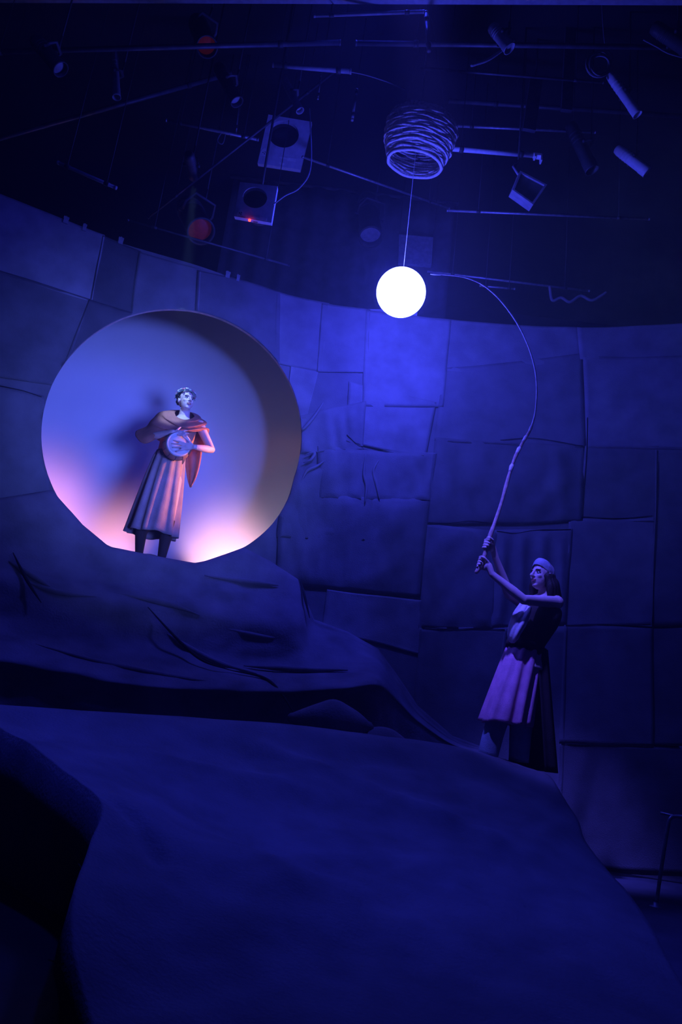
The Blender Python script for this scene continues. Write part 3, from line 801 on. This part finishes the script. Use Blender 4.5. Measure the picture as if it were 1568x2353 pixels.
# ------------------------------------------------------------------ the woman with the fishing pole
M_skirtB = mat('violet_skirt', (0.66, 0.30, 0.42), 0.85, 0.15, 12, 0.3, 120)
M_blouse = mat('pale_blouse', (0.75, 0.66, 0.64), 0.85, 0.1, 12, 0.25, 120)
M_vest = mat('dark_vest', (0.035, 0.025, 0.022), 0.9, 0.2, 12, 0.3, 120)
M_pants = mat('grey_trousers', (0.34, 0.40, 0.46), 0.9, 0.15, 12, 0.3, 120)
M_kerch = mat('grey_kerchief', (0.36, 0.36, 0.42), 0.85, 0.2, 25, 0.4, 110)
M_branch = mat('pale_branch', (0.75, 0.66, 0.6), 0.6, 0.3, 25, 0.4, 60)
M_branch2 = mat('reddish_branch', (0.52, 0.36, 0.31), 0.6, 0.3, 25, 0.4, 60)
YB = 5.75
def pb(x, y, d=0.0): return W(x, y, YB + d)
feetB = W(1170, 1766, YB).z
pB = thing('person', Vector((pb(1190, 1766).x, YB, feetB)), 'person in violet skirt and dark vest raising a long fishing pole on the mound', 'person')
gB = G()
fB = Vector((-.60, -.80, 0)).normalized(); sB = Vector((.80, -.60, 0)).normalized()
cB = pb(1247, 1323, -.02); fHB = Vector((-.86, -.46, .10))
gB.tube([pb(1196, 1550), pb(1200, 1530), pb(1208, 1482), pb(1230, 1425), pb(1243, 1392), pb(1248, 1380), pb(1253, 1368), pb(1255, 1345, .0)],
        [(.13, .10), (.16, .12), (.122, .092), (.148, .112), (.15, .085), (.10, .07), (.055, .055), (.05, .052)], 20, side=sB)
shN, shF = pb(1280, 1384, -.10), pb(1210, 1392, .10)
for p in (shN, shF): gB.ell(p, .052, .052, .052)
elN, elF = pb(1204, 1378, -.27), pb(1170, 1366, -.08)
g0 = pb(1110, 1297, -.22); g1 = pb(1121, 1251, -.22)
pole_px = [(1096, 1314), (1110, 1290), (1124, 1240), (1150, 1165), (1171, 1090), (1184, 1052), (1201, 1018), (1220, 985), (1232, 940), (1233, 870), (1219, 808), (1190, 745), (1150, 690), (1110, 655), (1070, 638), (1030, 632), (996, 630)]
pole = [W(x, y, YB - .22 + .15 * min(1, max(0, (1240 - y) / 600.0))) for x, y in pole_px]
ax = (pole[2] - pole[1]).normalized()
PRD = [.0155, .0165, .0150, .0135, .0125, .0125, .0115, .0095, .0080, .0072, .0066, .0062, .0058, .0052, .0046, .0040, .0030]
def near_pole(p):
    best = None
    for i in range(3):
        a, b = pole[i], pole[i + 1]; t = max(0, min(1, (p - a).dot(b - a) / (b - a).length_squared)); q = a.lerp(b, t)
        if best is None or (q - p).length < (best - p).length: best = q
    return best
g0, g1 = near_pole(g0), near_pole(g1)
wd0 = (pb(1145, 1328, -.24) - g0); wd1 = (pb(1150, 1310, -.12) - g1)
w0 = grip(gB, g0, ax, wd0, .0160, 1); w1 = grip(gB, g1, ax, wd1, .0155, 1)
wrN = pb(1131, 1319, -.235); wrF = pb(1140, 1284, -.17)
gB.tube([shN, shN.lerp(elN, .5), elN, elN.lerp(wrN, .35), wrN, w0], [.046, .042, .037, .036, .025, .026], 14, round_ends=True)
gB.tube([shF, shF.lerp(elF, .5), elF, elF.lerp(wrF, .35), wrF, w1], [.046, .042, .037, .036, .025, .026], 14, round_ends=True)
lg = []
for hx, kn, an in (((1182, 1550, .0), (1146, 1648, .0), (1120, 1742, .0)), ((1212, 1556, .05), (1200, 1660, .02), (1192, 1756, .03))):
    H, K, An = pb(*hx), pb(*kn), pb(*an); An.z = feetB + .085
    lg.append((H, K, An))
    gB.tube([H, H.lerp(K, .5), K, K.lerp(An, .35), An, An + Vector((0, 0, -.05))], [.085, .072, .055, .05, .034, .034], 16, round_ends=True)
    gB.tube([An + Vector((.03, .0, -.055)), An + Vector((-.05, -.03, -.055)), An + Vector((-.13, -.06, -.06))], [(.022, .032), (.022, .036), (.014, .03)], 12, side=(0, 0, 1), round_ends=True)
sHB, fHB2, uHB = add_head(gB, cB, fHB)
remesh(gB, 0.005, 'body', M_skin, pB)
add_face(pB, cB, fHB)
for H, K, An in lg:
    thick(G().tube(cat([H, H.lerp(K, .5), K, K.lerp(An, .5), An + Vector((0, 0, -.03))], 4), [.075, .078, .08, .084, .088, .086, .084, .08, .076, .076, .074, .073, .072, .072, .071, .07, .068], 20, caps=False).out('trouser_leg', M_pants, pB), .006)
    G().tube([An + Vector((.035, .0, -.052)), An + Vector((-.05, -.03, -.05)), An + Vector((-.135, -.062, -.055))], [(.028, .038), (.028, .042), (.018, .036)], 14, side=(0, 0, 1), round_ends=True).out('shoe', M_vest, pB)
# vest with the pale blouse showing at the chest
G().tube(cat([pb(1206, 1494), pb(1209, 1478), pb(1222, 1445), pb(1236, 1415), pb(1246, 1394), pb(1250, 1384)], 4),
         [(a, b) for a, b in zip(catf([.142, .138, .160, .176, .165, .115], 4), catf([.112, .108, .128, .138, .108, .08], 4))], 32, side=sB).out('vest', M_vest, pB)
bl = [[pb(1196, 1386, -.13), pb(1209, 1390, -.16), pb(1222, 1396, -.17)], [pb(1180, 1408, -.13), pb(1200, 1412, -.20), pb(1219, 1412, -.21)],
      [pb(1171, 1432, -.12), pb(1192, 1436, -.21), pb(1212, 1432, -.22)], [pb(1168, 1455, -.10), pb(1184, 1462, -.185), pb(1200, 1452, -.20)], [pb(1170, 1474, -.08), pb(1180, 1478, -.14), pb(1190, 1470, -.16)]]
cols = [cat(r, 6) for r in bl]; colz = [cat([r[j] for r in cols], 6) for j in range(len(cols[0]))]
rows = [[colz[j][i] + Vector((0, -.008 * math.sin(j * 1.3 + i * .25), 0)) for j in range(len(colz))] for i in range(len(colz[0]))]
thick(G().grid(rows).out('blouse_front', M_blouse, pB), .008)
thick(skirt(pb(1206, 1488), pb(1161, 1663), sB, fB, .128, .105, .178, .175, 12, .020, seed=0.4).out('skirt', M_skirtB, pB))
G().tube([pb(1204, 1497), pb(1207, 1486), pb(1210, 1476)], [(.142, .118), (.147, .123), (.143, .118)], 30, side=sB).out('waistband', M_vest, pB)
# long dark coat skirt hanging behind
rows = []
for i in range(17):
    v = i / 16; c = pb(1218 + 8 * v, 1490 + 280 * v, .02)
    a = .125 + .045 * v; b = .11 + .02 * v
    rows.append([c + sB * (a + .008 * math.sin(t * 9)) * math.cos(t) + fB * (b + .008 * math.sin(t * 9)) * math.sin(t) for t in [R(-200 + 245 * k / 40) for k in range(41)]])
thick(G().grid(rows).out('coat_tail', M_vest, pB), .008)
# kerchief and hair
rows = []
for i in range(13):
    r = []
    for k in range(36):
        t = 2 * math.pi * k / 36; e0 = -3 - 26 * (.5 - .5 * math.sin(t)); e = R(e0 + (88 - e0) * i / 12)
        lift = 0.042 * math.sin(t) * math.cos(e)
        r.append(cB + uHB * (.030 + .092 * math.sin(e) + lift) - fHB2 * .012 + (sHB * .0775 * math.cos(t) + fHB2 * .0975 * math.sin(t)) * math.cos(e) * (1 + .02 * math.sin(9 * t)))
    rows.append(r)
G().grid(rows, True).out('kerchief', M_kerch, pB)
gh = G()
for k in range(15):
    t = R(-150 + 20 * k * 1.0)
    d = sHB * math.cos(R(-195 + 210 * k / 14)) * .078 + fHB2 * (math.sin(R(-195 + 210 * k / 14)) * .088 - .012)
    d2 = d * 1.22
    p0 = cB + d * .78 + uHB * .0
    gh.tube(cat([p0, cB + d * 1.0 - uHB * .03, cB + d2 - uHB * .09 - fHB2 * .015, cB + d2 * 1.05 - fHB2 * .03 - uHB * (.19 + .02 * math.sin(k * 2.1))], 4),
            [.020] + [.026 + .004 * math.sin(k + q) for q in range(11)] + [.014], 8, round_ends=True)
gh.ell(cB - fHB2 * .05 - uHB * .03, .080, .060, .10, (sHB, fHB2, uHB))
gh.out('long_hair', M_hair, pB)
G().ell(cB + uHB * .02 - fHB2 * .11 + sHB * .02, .006, .006, .006).out('hair_pin', M_white, pB)

# fishing pole
fp = thing('fishing_pole', pole[0], 'long bent branch fishing pole held up towards the glowing globe', 'fishing pole')
pf = cat(pole, 6); rf = catf(PRD, 6)
cut = 7 * 6
rk = [r * (1 + .22 * math.exp(-((i % 9) - 4) ** 2 / 2.0) + .1 * nz((i, 0, 0), .7)) for i, r in enumerate(rf)]
G().tube(pf[:cut + 1], rk[:cut + 1], 12, round_ends=True).out('handle_branch', M_branch2, fp)
G().tube(pf[cut - 1:], rf[cut - 1:], 10, round_ends=True).out('tip_branch', M_branch, fp)
for i in (26, 33, 38, 42):
    t = (pf[i + 1] - pf[i - 1]).normalized()
    G().tube([pf[i] - t * .05, pf[i] - t * .02, pf[i] + t * .012, pf[i] + t * .03], [rf[i] * .9, rf[i] * 1.25, rf[i] * 1.5, rf[i] * .95], 10).out('knot', M_branch, fp)
t = (pf[-1] - pf[-2]).normalized()
G().tube([pf[-1] - t * .06, pf[-1], pf[-1] + t * .02], [.006, .007, .004], 10, round_ends=True).out('tip_ferrule', M_white, fp)

# ------------------------------------------------------------------ woven basket above the globe
bz = W(948, 376, GY).z
bk = thing('woven_basket', (GX, GY, bz), 'round woven reed basket hanging mouth down above the glowing globe', 'basket')
prof = catf([.248, .262, .284, .306, .318, .322, .312, .280], 3)
hts = catf([0.0, .05, .11, .18, .25, .32, .37, .41], 3)
tilt = Matrix.Rotation(R(5), 3, 'Y') @ Matrix.Rotation(R(14), 3, 'X')
random.seed(11)
def bring(r, h, wob, ph):
    return [Vector((GX, GY, bz)) + tilt @ Vector(((r + wob * math.sin(7 * t + ph) + wob * .6 * math.sin(13 * t + 2 * ph)) * math.cos(t), (r + wob * math.sin(7 * t + ph)) * math.sin(t), h + wob * 1.2 * math.sin(5 * t + ph * 1.7)))
            for t in [2 * math.pi * k / 64 for k in range(65)]]
for i in range(len(prof)):
    for q in range(3):
        h = hts[i] + q * .0065 + random.uniform(-.003, .003); r = prof[i] + random.uniform(-.007, .009)
        if h < .012: continue
        g = G().tube(bring(r, h, random.uniform(.002, .008), random.uniform(0, 6)), [random.uniform(.0085, .0115)] * 65, 7, side=(0, 0, 1), caps=False)
        g.out('reed_coil', M_reed if random.random() < .6 else M_reed2, bk)
G().tube(bring(.25, 0.0, .002, 1), .015, 10, side=(0, 0, 1), caps=False).out('rim', M_reed2, bk)
G().grid([bring(p - .008, h, 0, 0)[:-1] for p, h in zip(prof, hts)] + [bring(.12, hts[-1] + .01, 0, 0)[:-1]], True).out('lining', M_reedin, bk)
for k in range(3):
    t = 2 * math.pi * k / 3 + .4
    p0 = Vector((GX, GY, bz)) + tilt @ Vector((.28 * math.cos(t), .28 * math.sin(t), hts[-1]))
    G().tube([p0, Vector((GX + .02 * math.cos(t), GY + .02 * math.sin(t), ZC))], .003, 6).out('hanging_line', M_cable, bk)

# ------------------------------------------------------------------ lighting rig
def pipe(px, Y, r, label, m=M_pipe, ext=(0, 0), cat_='pipe', name='rig_pipe'):
    a, b = px
    Ya, Yb = Y if isinstance(Y, tuple) else (Y, Y)
    A, B = W(a[0], a[1], Ya), W(b[0], b[1], Yb); d = (B - A).normalized()
    A = A - d * ext[0]; B = B + d * ext[1]
    o = thing(name, (A + B) / 2, label, cat_)
    G().tube([A, B], r, 14).out('tube', m, o)
    for p, s in ((A, -1), (B, 1)):
        G().tube([p + d * s * -.004, p + d * s * .012], r * 1.12, 14).out('end_cap', m, o)
    c = A.lerp(B, .5)
    for f in (.15, .85):                       # hangers up to the ceiling
        c = A.lerp(B, f)
        if c.z < ZC - .1:
            G().tube([c, Vector((c.x, c.y, ZC))], .004, 6).out('hanger', M_lamp, o)
            G().tube([c - d * .02, c + d * .02], r * 1.35, 12).out('pipe_clamp', M_lamp, o)
    return o
pipe(((1034, 289), (1300, 301)), 6.3, .014, 'thin pale pipe just right of the basket, above the thick white tube', M_steel, (0, .3))
wt = pipe(((1030, 341), (1226, 357)), (6.0, 6.1), .024, 'thick white tube running right from behind the basket', M_white)
pipe(((697, 361), (985, 462)), (6.6, 7.4), .013, 'thin pipe slanting down right from the brighter scroller lamp', M_steel, (0, .3))
pipe(((437, 288), (592, 321)), 6.6, .016, 'short pipe entering the left side of the brighter scroller lamp', M_steel, (.25, 0))
pipe(((1030, 484), (1380, 499)), 6.6, .012, 'long thin pipe below the tilted box lamp, right of the globe wire', M_steel, (0, .5))
pipe(((1070, 165), (1262, 180)), 5.6, .012, 'thin pipe high above the thick white tube', M_pipe, (.4, .5))
pipe(((655, 151), (792, 163)), 5.4, .022, 'short thick pipe above the hooked lamp near the top', M_lampg, (.1, .05))
pipe(((985, 624), (1250, 656)), 7.35, .012, 'thin pipe behind the bent tip of the fishing pole', M_steel, (0, .5))
pipe(((1105, 657), (1182, 664)), 7.3, .010, 'short bright rod below the bend of the fishing pole', M_steel)
pipe(((160, 385), (240, 420)), 5.3, .014, 'short slanting pipe in the dark upper left, above the wall', M_lampg, (.1, .1))
pipe(((345, 520), (600, 592)), (6.2, 6.7), .010, 'thin rail running just above the wall top, left of the dim scroller lamp', M_pipe, (.2, .3))
pipe(((780, 34), (945, 28)), 4.9, .014, 'thin pipe right under the top beam, above the basket', M_lampg, (.2, .1))
pipe(((820, 205), (810, 275)), 6.0, .012, 'short upright tube between the scroller lamp and the basket', M_lampg, (0, 0))
pipe(((737, 176), (731, 226)), 5.8, .007, 'thin upright rod above the brighter scroller lamp', M_lampg)
pipe(((551, 225), (543, 304)), 6.6, .007, 'thin drop rod standing on the pipe left of the scroller lamp', M_steel)
pipe(((980, 30), (986, 115)), 4.9, .016, 'upright tube hanging near the top, above the basket', M_pipe)
pipe(((430, 430), (660, 250)), (6.6, 6.2), .012, 'dark diagonal brace behind the scroller lamps', M_pipe, (.5, .6))
pipe(((-60, 335), (420, 200)), 6.2, .022, 'dark batten across the upper left corner', M_pipe, (.3, .5))
pipe(((1080, 235), (1620, 270)), 6.2, .022, 'dark batten behind the round cylinder lamps at right', M_pipe, (.2, .5))
pipe(((-60, 120), (700, 100)), 5.2, .022, 'dark batten across the top left below the beam', M_pipe, (.3, .3))
pipe(((900, 100), (1640, 110)), 5.2, .022, 'dark batten across the top right below the beam', M_pipe, (.3, .3))
# pale flat bar ending in a bracket right of the white tube
br = thing('tube_bracket', W(1240, 360, 6.1), 'small pale hooked bracket at the end of the thick white tube', 'bracket')
c = W(1236, 359, 6.1); ex, ez = (W(1246, 360, 6.1) - c).normalized(), (c - W(1236, 369, 6.1)).normalized(); ey = ex.cross(ez)
G().box(c, .035, .03, .012, (ex, ey, ez)).out('plate', M_white, br, False)
G().box(c + ex * .032 - ez * .03, .007, .03, .035, (ex, ey, ez)).out('hook', M_white, br, False)
G().box(c - ex * .028 - ez * .015, .008, .03, .014, (ex, ey, ez)).out('lug', M_white, br, False)

# beam along the very top of the picture
zb = 6.55
A, B = Wz(-120, 6, zb), Wz(1700, 13, zb)
ex = (B - A).normalized(); ez = Vector((0, 0, 1)); ey = ez.cross(ex)
bm_ = thing('ceiling_beam', (A + B) / 2, 'long pale beam running across the very top above the lamps', 'beam')
G().box((A + B) / 2 - ey * .10 + ez * .10, (B - A).length / 2, .10, .10, (ex, ey, ez)).out('beam_body', M_lampg, bm_, False)
for f in (.1, .5, .9):
    p = A.lerp(B, f) - ey * .1
    G().tube([p + ez * .2, Vector((p.x, p.y, ZC))], .012, 8).out('hanger', M_lamp, bm_)

def Wd(px, py, D): return EYE + ray(px, py) * D
def lamp(p0, p1, Y, rad, label, m=M_lamp, lens=None, hang=True, rings=True, grp=None):
    """cylinder stage lamp from the rear p0 to the front p1 (photo points)"""
    Y0, Y1 = Y if isinstance(Y, tuple) else (Y, Y)
    A, B = W(p0[0], p0[1], Y0), W(p1[0], p1[1], Y1); d = (B - A); L = d.length; d.normalize()
    o = thing('stage_lamp', A.lerp(B, .5), label, 'stage lamp', grp)
    G().lathe(A, d, [(rad * .5, 0), (rad * .85, L * .03), (rad, L * .12), (rad, L * .80), (rad * 1.06, L * .81), (rad * 1.06, L * .97), (rad * 1.12, L), (rad * .96, L), (rad * .94, L * .9)], 24, (True, False)).out('lamp_body', m, o)
    G().lathe(A, d, [(rad * .95, L * .90), (rad * .5, L * .92), (rad * .1, L * .925)], 24, (False, True)).out('lens', lens or M_lampg, o)
    if rings:
        for f in (.22, .3, .38): G().lathe(A, d, [(rad, L * f), (rad * 1.06, L * (f + .01)), (rad * 1.06, L * (f + .03)), (rad, L * (f + .04))], 24, (False, False)).out('cooling_fin', m, o)
    c = A.lerp(B, .5); up = Vector((0, 0, 1)); sd = d.cross(up)
    sd = sd.normalized() if sd.length > .1 else Vector((1, 0, 0))
    t = (up - d * up.dot(d)); t = t.normalized() if t.length > .1 else Vector((0, 1, 0))
    yk = G().tube([c + sd * rad * 1.1 - t * .01, c + sd * rad * 1.25 + t * rad * .8, c + sd * rad * .9 + t * rad * 1.7, c - sd * rad * .9 + t * rad * 1.7, c - sd * rad * 1.25 + t * rad * .8, c - sd * rad * 1.1 - t * .01], [(.005, .014)] * 6, 8).out('yoke', M_lamp, o)
    for k in (-1, 1): G().tube([c + sd * rad * 1.08 * k, c + sd * (rad * 1.3 + .015) * k], .014, 10).out('knob', M_lamp, yk)
    if hang:
        h = c + t * rad * 1.7
        G().tube([h, h + up * .12], .010, 8).out('stem', M_lamp, o)
        G().tube([h + up * .12, Vector((h.x, h.y, ZC))], .008, 8).out('hanger', M_lamp, o)
    return o
lamp((1400, 170), (1466, 264), 5.6, .042, 'bright slim cylinder lamp pointing down right under the coiled cable', M_white)
lamp((1416, 340), (1488, 396), 6.0, .050, 'bright short cylinder lamp at right, lower of the two bright ones', M_white)
lamp((262, 118), (268, 224), 5.4, .034, 'slim ribbed upright lamp in the dark upper left', M_lampg)
lamp((652, 180), (690, 255), 5.5, .034, 'small hooked lamp directly above the brighter scroller lamp', M_lampg)
lamp((1310, 285), (1362, 392), 5.8, .060, 'dim lamp hanging left of the bright short cylinder lamp', M_lamp)
lamp((1130, 60), (1172, 112), 5.0, .050, 'small lamp at upper right with a jointed arm', M_lampg)
lamp((434, 352), (446, 406), (5.45, 5.75), .045, 'small dim lamp left of the scroller lamps', M_lamp, M_lampg)
lamp((500, 150), (545, 235), 5.6, .055, 'dark lamp leaning right in the upper left cluster', M_lamp)
lamp((80, 90), (140, 160), 4.9, .060, 'dark lamp near the top left corner', M_lamp)
lamp((1500, 60), (1590, 120), 5.0, .06, 'dark lamp cut by the right edge near the top', M_lamp)
lamp((845, 455), (852, 545), (8.1, 7.8), .13, 'round faced lamp facing down behind the glow of the globe', M_lamp, M_lampg)
M_red = mat('red_lens', (0.3, 0.03, 0.02), 0.4, 0.3, 30, emit=(1.0, 0.09, 0.04), estr=0.018)
lamp((452, 48), (476, 108), (5.6, 5.3), .085, 'dim lamp with a faint red lens near the top left', M_lamp, M_red)
lamp((430, 470), (462, 532), (6.9, 6.6), .13, 'dim lamp with a faint red lens just above the wall', M_lamp, M_red)

# lamps with square colour scrollers
M_led = mat('red_indicator', (0.5, 0.02, 0.02), 0.4, 0, bump=0, emit=(1.0, 0.04, 0.02), estr=6.0)
def scroller(cor, hc, hr, D, label, led=None, sticker=None, bars=()):
    P = [Wd(x, y, D) for x, y in cor]                      # TL TR BR BL
    ex = (P[1] - P[0]).normalized(); n = ex.cross(P[3] - P[0]).normalized(); 
    if n.dot(FWD) < 0: n = -n                              # away from the viewer
    o = thing('scroller_lamp', sum(P, Vector()) / 4, label, 'stage lamp')
    C = Wd(hc[0], hc[1], D); rx = hr[0] * D / FPX; ry = hr[1] * D / FPX
    ey = n.cross(ex); seg = 48
    def sq(k):
        t = 4.0 * k / seg; i = int(t) % 4; return P[i].lerp(P[(i + 1) % 4], t - int(t))
    def ci(k, s=1.0):
        d = sq(k) - C; a = math.atan2(d.dot(ey), d.dot(ex)); return C + ex * rx * s * math.cos(a) + ey * ry * s * math.sin(a)
    T = n * .07
    rows = [[ci(k) + T for k in range(seg)], [ci(k) for k in range(seg)], [sq(k) for k in range(seg)], [sq(k) + T for k in range(seg)], [ci(k) + T for k in range(seg)]]
    G().grid(rows, True).out('scroller_frame', M_scr, o, False)
    G().grid([[ci(k, .995) + T for k in range(seg)], [ci(k, .9) + n * .25 for k in range(seg)]], True).out('snout', M_lamp, o)
    G().lathe(C + n * .07, n, [(rx * .97, .06), (rx * 1.05, .09), (rx * 1.05, .30), (rx * .6, .42)], 28).out('lamp_body', M_lamp, o)
    for k in (-1, 1): G().tube([C + n * .2 + ex * rx * 1.1 * k, C + n * .25 + ex * rx * 1.2 * k + Vector((0, 0, .16)), C + n * .25 + Vector((0, 0, .26))], [(.005, .014)] * 3, 8).out('yoke_arm', M_lamp, o)
    h = C + n * .25 + Vector((0, 0, .26)); G().tube([h, Vector((h.x, h.y, ZC))], .012, 8).out('hanger', M_lamp, o)
    def pt(x, y): return Wd(x, y, D) - n * .003
    if sticker:
        x, y, w_ = sticker; st = G()
        out = [(-1, .9), (-.95, .1), (-.45, -.75), (.1, -1), (.5, -.8), (.9, 0), (1, 1)]
        st.add([pt(x + a * w_, y + b * w_) for a, b in out], [tuple(range(len(out)))])
        so = thick(st.out('warning_sticker', M_white, o, False), .002)
        for a, b in ((-.25, .1), (.3, .0), (.15, .45)):
            dd = G().lathe(pt(x + a * w_, y + b * w_) - n * .002, -n, [(.006, 0), (.006, .001)], 10); dd.out('printed_dot', M_lamp, so)
    for (x0, y0, x1, y1, hw) in bars:
        a, b = pt(x0, y0), pt(x1, y1); d = (b - a).normalized(); q = d.cross(n) * hw * D / FPX
        thick(G().add([a - q, b - q, b + q, a + q], [(0, 1, 2, 3)]).out('label_strip', M_white, o, False), .002)
    if led:
        G().ell(pt(*led) - n * .004, .012, .012, .012).out('indicator_light', M_led, o)
    return o
scroller([(617, 263), (717, 280), (690, 390), (592, 375)], (652, 308), (35, 31), 8.2, 'brighter lamp with a large square grey colour scroller and round hole', None, (607, 350, 9),
         [(642, 361, 660, 365, 2), (660, 365, 680, 369, 4), (641, 374, 653, 378, 2.5)])
scroller([(552, 418), (638, 428), (624, 512), (538, 497)], (586, 454), (28, 24), 6.7, 'dimmer lamp with a square colour scroller and a small red light', (574, 507), (553, 489, 8),
         [(582, 499, 597, 503, 2), (597, 501, 613, 505, 3), (582, 510, 593, 512, 2)])
# tilted box lamp below the white tube
bx = thing('box_lamp', W(1216, 430, 6.0), 'tilted square box lamp hanging below the end of the white tube', 'stage lamp')
P = [Wd(x, y, 7.0) for x, y in ((1196, 392), (1258, 424), (1226, 470), (1178, 436))]
n = (P[1] - P[0]).cross(P[3] - P[0]).normalized(); n = n if n.dot(FWD) > 0 else -n
G().grid([[p + n * .16 for p in P], P, [p.lerp(sum(P, Vector()) / 4, .14) for p in P], [p.lerp(sum(P, Vector()) / 4, .16) + n * .03 for p in P]], True).out('housing', M_lampg, bx, False)
G().add([p.lerp(sum(P, Vector()) / 4, .15) + n * .028 for p in P], [(0, 1, 2, 3)]).out('glass', M_pipe, bx, False)
G().tube([P[0] + n * .08, P[0] + n * .08 + Vector((-.05, 0, .08)), P[0] + n * .1 + Vector((0, 0, .16))], .012, 8).out('bracket', M_lampg, bx)
G().tube([P[0] + n * .1 + Vector((0, 0, .16)), Vector((P[0].x + n.x * .1, P[0].y + n.y * .1, ZC))], .009, 8).out('hanger', M_lamp, bx)
# coiled cable and other cables
cc = thing('coiled_cable', W(1378, 150, 5.4), 'coil of grey cable hung above the bright slim cylinder lamp', 'cable')
c0 = W(1378, 148, 5.4); sx = (W(1388, 148, 5.4) - c0).normalized(); sz = (c0 - W(1378, 158, 5.4)).normalized()
pts = [c0 + (sx * math.cos(t) * (.9 + .12 * math.sin(t * .37)) + sz * math.sin(t) * 1.15) * (.105 + .018 * math.sin(t * .61)) + FWD * .008 * math.sin(t * 1.7) for t in [2 * math.pi * k / 22 for k in range(22 * 5 + 1)]]
G().tube(pts, .0075, 7).out('coil', M_cable, cc)
G().tube(cat([pts[0], pts[0] + Vector((.02, 0, .1)), pts[0] + Vector((-.05, 0, .25)), Vector((c0.x, c0.y, ZC))], 5), .006, 7).out('cable_tail', M_cable, cc)
def cable(px, Y, r, label, m=M_cable):
    pts = cat([W(x, y, Y) for x, y in px], 8)
    return tag(G().tube(pts, r, 7, round_ends=True).out('rig_cable', m, origin=pts[0]), label, 'cable')
cable([(805, 165), (840, 172), (890, 188), (930, 205)], 5.6, .006, 'thin cable drooping right above the basket')
cable([(1085, 150), (1120, 138), (1150, 118), (1180, 92)], 5.1, .014, 'thick cable arm below the small upper right lamp')
cable([(1480, 92), (1510, 108), (1540, 124), (1600, 140)], 5.1, .006, 'thin cable slanting down to the right edge near the top')
cable([(520, 300), (512, 330), (500, 322), (515, 300), (530, 312)], 6.6, .006, 'short looped cable under the pipe left of the scroller lamp')
cable([(628, 470), (655, 450), (690, 430), (715, 380), (712, 250)], 5.5, .006, 'thin cable curving right from the dim scroller lamp')
cable([(1264, 660), (1270, 690), (1290, 684), (1310, 694), (1335, 680), (1360, 690), (1385, 678), (1392, 673)], 7.35, .016, 'bundle of cable lying along the wall top at right')
# dim posts
for i, (a, b, hw, Y, lab) in enumerate([((1312, 60), (1302, 255), 14, 5.85, 'wide dark upright post left of the coiled cable'), ((1232, 185), (1216, 300), 17, 6.0, 'short dark upright board above the white tube')]):
    A, B = W(*a, Y), W(*b, Y); k = hw * 6.4 / FPX
    o = thing('rig_post', B, lab, 'post')
    ez = (A - B).normalized(); ex = ez.cross(FWD).normalized(); ey = ez.cross(ex)
    G().box((A + B) / 2, k, .02, (A - B).length / 2, (ex, ey, ez)).out('board', M_pipe, o, False)
    for f in (.1, .9): G().tube([A.lerp(B, f) - ey * .02, A.lerp(B, f) - ey * .03], .012, 8).out('bolt', M_steel, o)
    G().tube([A, Vector((A.x, A.y, ZC))], .01, 8).out('hanger', M_lamp, o)
# dark drape added behind the globe to catch its light and widen the glow
rows = []
for i in range(11):
    r = []
    for j in range(61):
        t = j / 60; x = -1.9 + 2.9 * t
        r.append(Vector((x, 8.45 + .035 * math.sin(t * 62 + .6 * math.sin(t * 9)) , 4.2 + 3.4 * i / 10)))
    rows.append(r)
dr = thing('glow_drape', (-.45, 8.45, 4.2), 'dark pleated drape added behind the globe to catch its glow', 'drape')
thick(G().grid(rows).out('cloth', M_drape, dr), .006)
G().tube([(-1.95, 8.45, 7.62), (1.05, 8.45, 7.62)], .02, 10).out('drape_pipe', M_pipe, dr)
for x in (-1.6, .7): G().tube([(x, 8.45, 7.62), (x, 8.45, ZC)], .006, 6).out('hanger', M_lamp, dr)
# square panel on the rear wall, seen in the glow
o = thing('hanging_panel', W(962, 575, 8.2), 'square grey panel hanging behind the globe wire in the glow', 'panel')
P = [W(x, y, 8.2) for x, y in ((918, 538), (996, 545), (992, 610), (916, 604))]
G().grid([[p + Vector((0, .05, 0)) for p in P], P, [p.lerp(sum(P, Vector()) / 4, .08) for p in P], [p.lerp(sum(P, Vector()) / 4, .1) + Vector((0, .015, 0)) for p in P]], True).out('frame', M_lampg, o, False)
G().add([p.lerp(sum(P, Vector()) / 4, .09) + Vector((0, .014, 0)) for p in P], [(0, 1, 2, 3)]).out('board', M_lampg, o, False)
for k in (0, 1): G().tube([P[k], Vector((P[k].x, P[k].y, ZC))], .005, 6).out('hanger', M_lamp, o)
# clamps along the wall top
for i, (x, y, lab) in enumerate([(153, 500, 'pale clamp on the wall top at far left'), (197, 512, 'tiny clamp on the wall top beside the far left one'),
                                 (282, 535, 'small pale clamp on the wall top above the dark patch'), (524, 628, 'clamp on the wall top above the round opening'), (548, 634, 'small clamp next to the one above the round opening')]):
    s_, z_ = on_wall(x, y); c = wallpt(s_, ZTOP + .02, -.035); _, nn = plan(s_); tt = Vector((-nn.y, nn.x, 0)); up = Vector((0, 0, 1))
    k = .5 if i in (1, 4) else .7
    o = thing('wall_clamp', c - up * .04, lab, 'clamp')
    G().box(c + up * .01, .035 * k, .05, .012, (tt, nn, up)).out('bridge', M_lampg, o, False)
    for q in (-1, 1): G().box(c + nn * .044 * q - up * .02, .03 * k, .006, .03, (tt, nn, up)).out('jaw', M_lampg, o, False)
    G().tube([c + up * .02, c + up * .055], .008, 8).out('screw', M_steel, o)

for o in SC.objects:
    if '_o' in o: del o['_o']
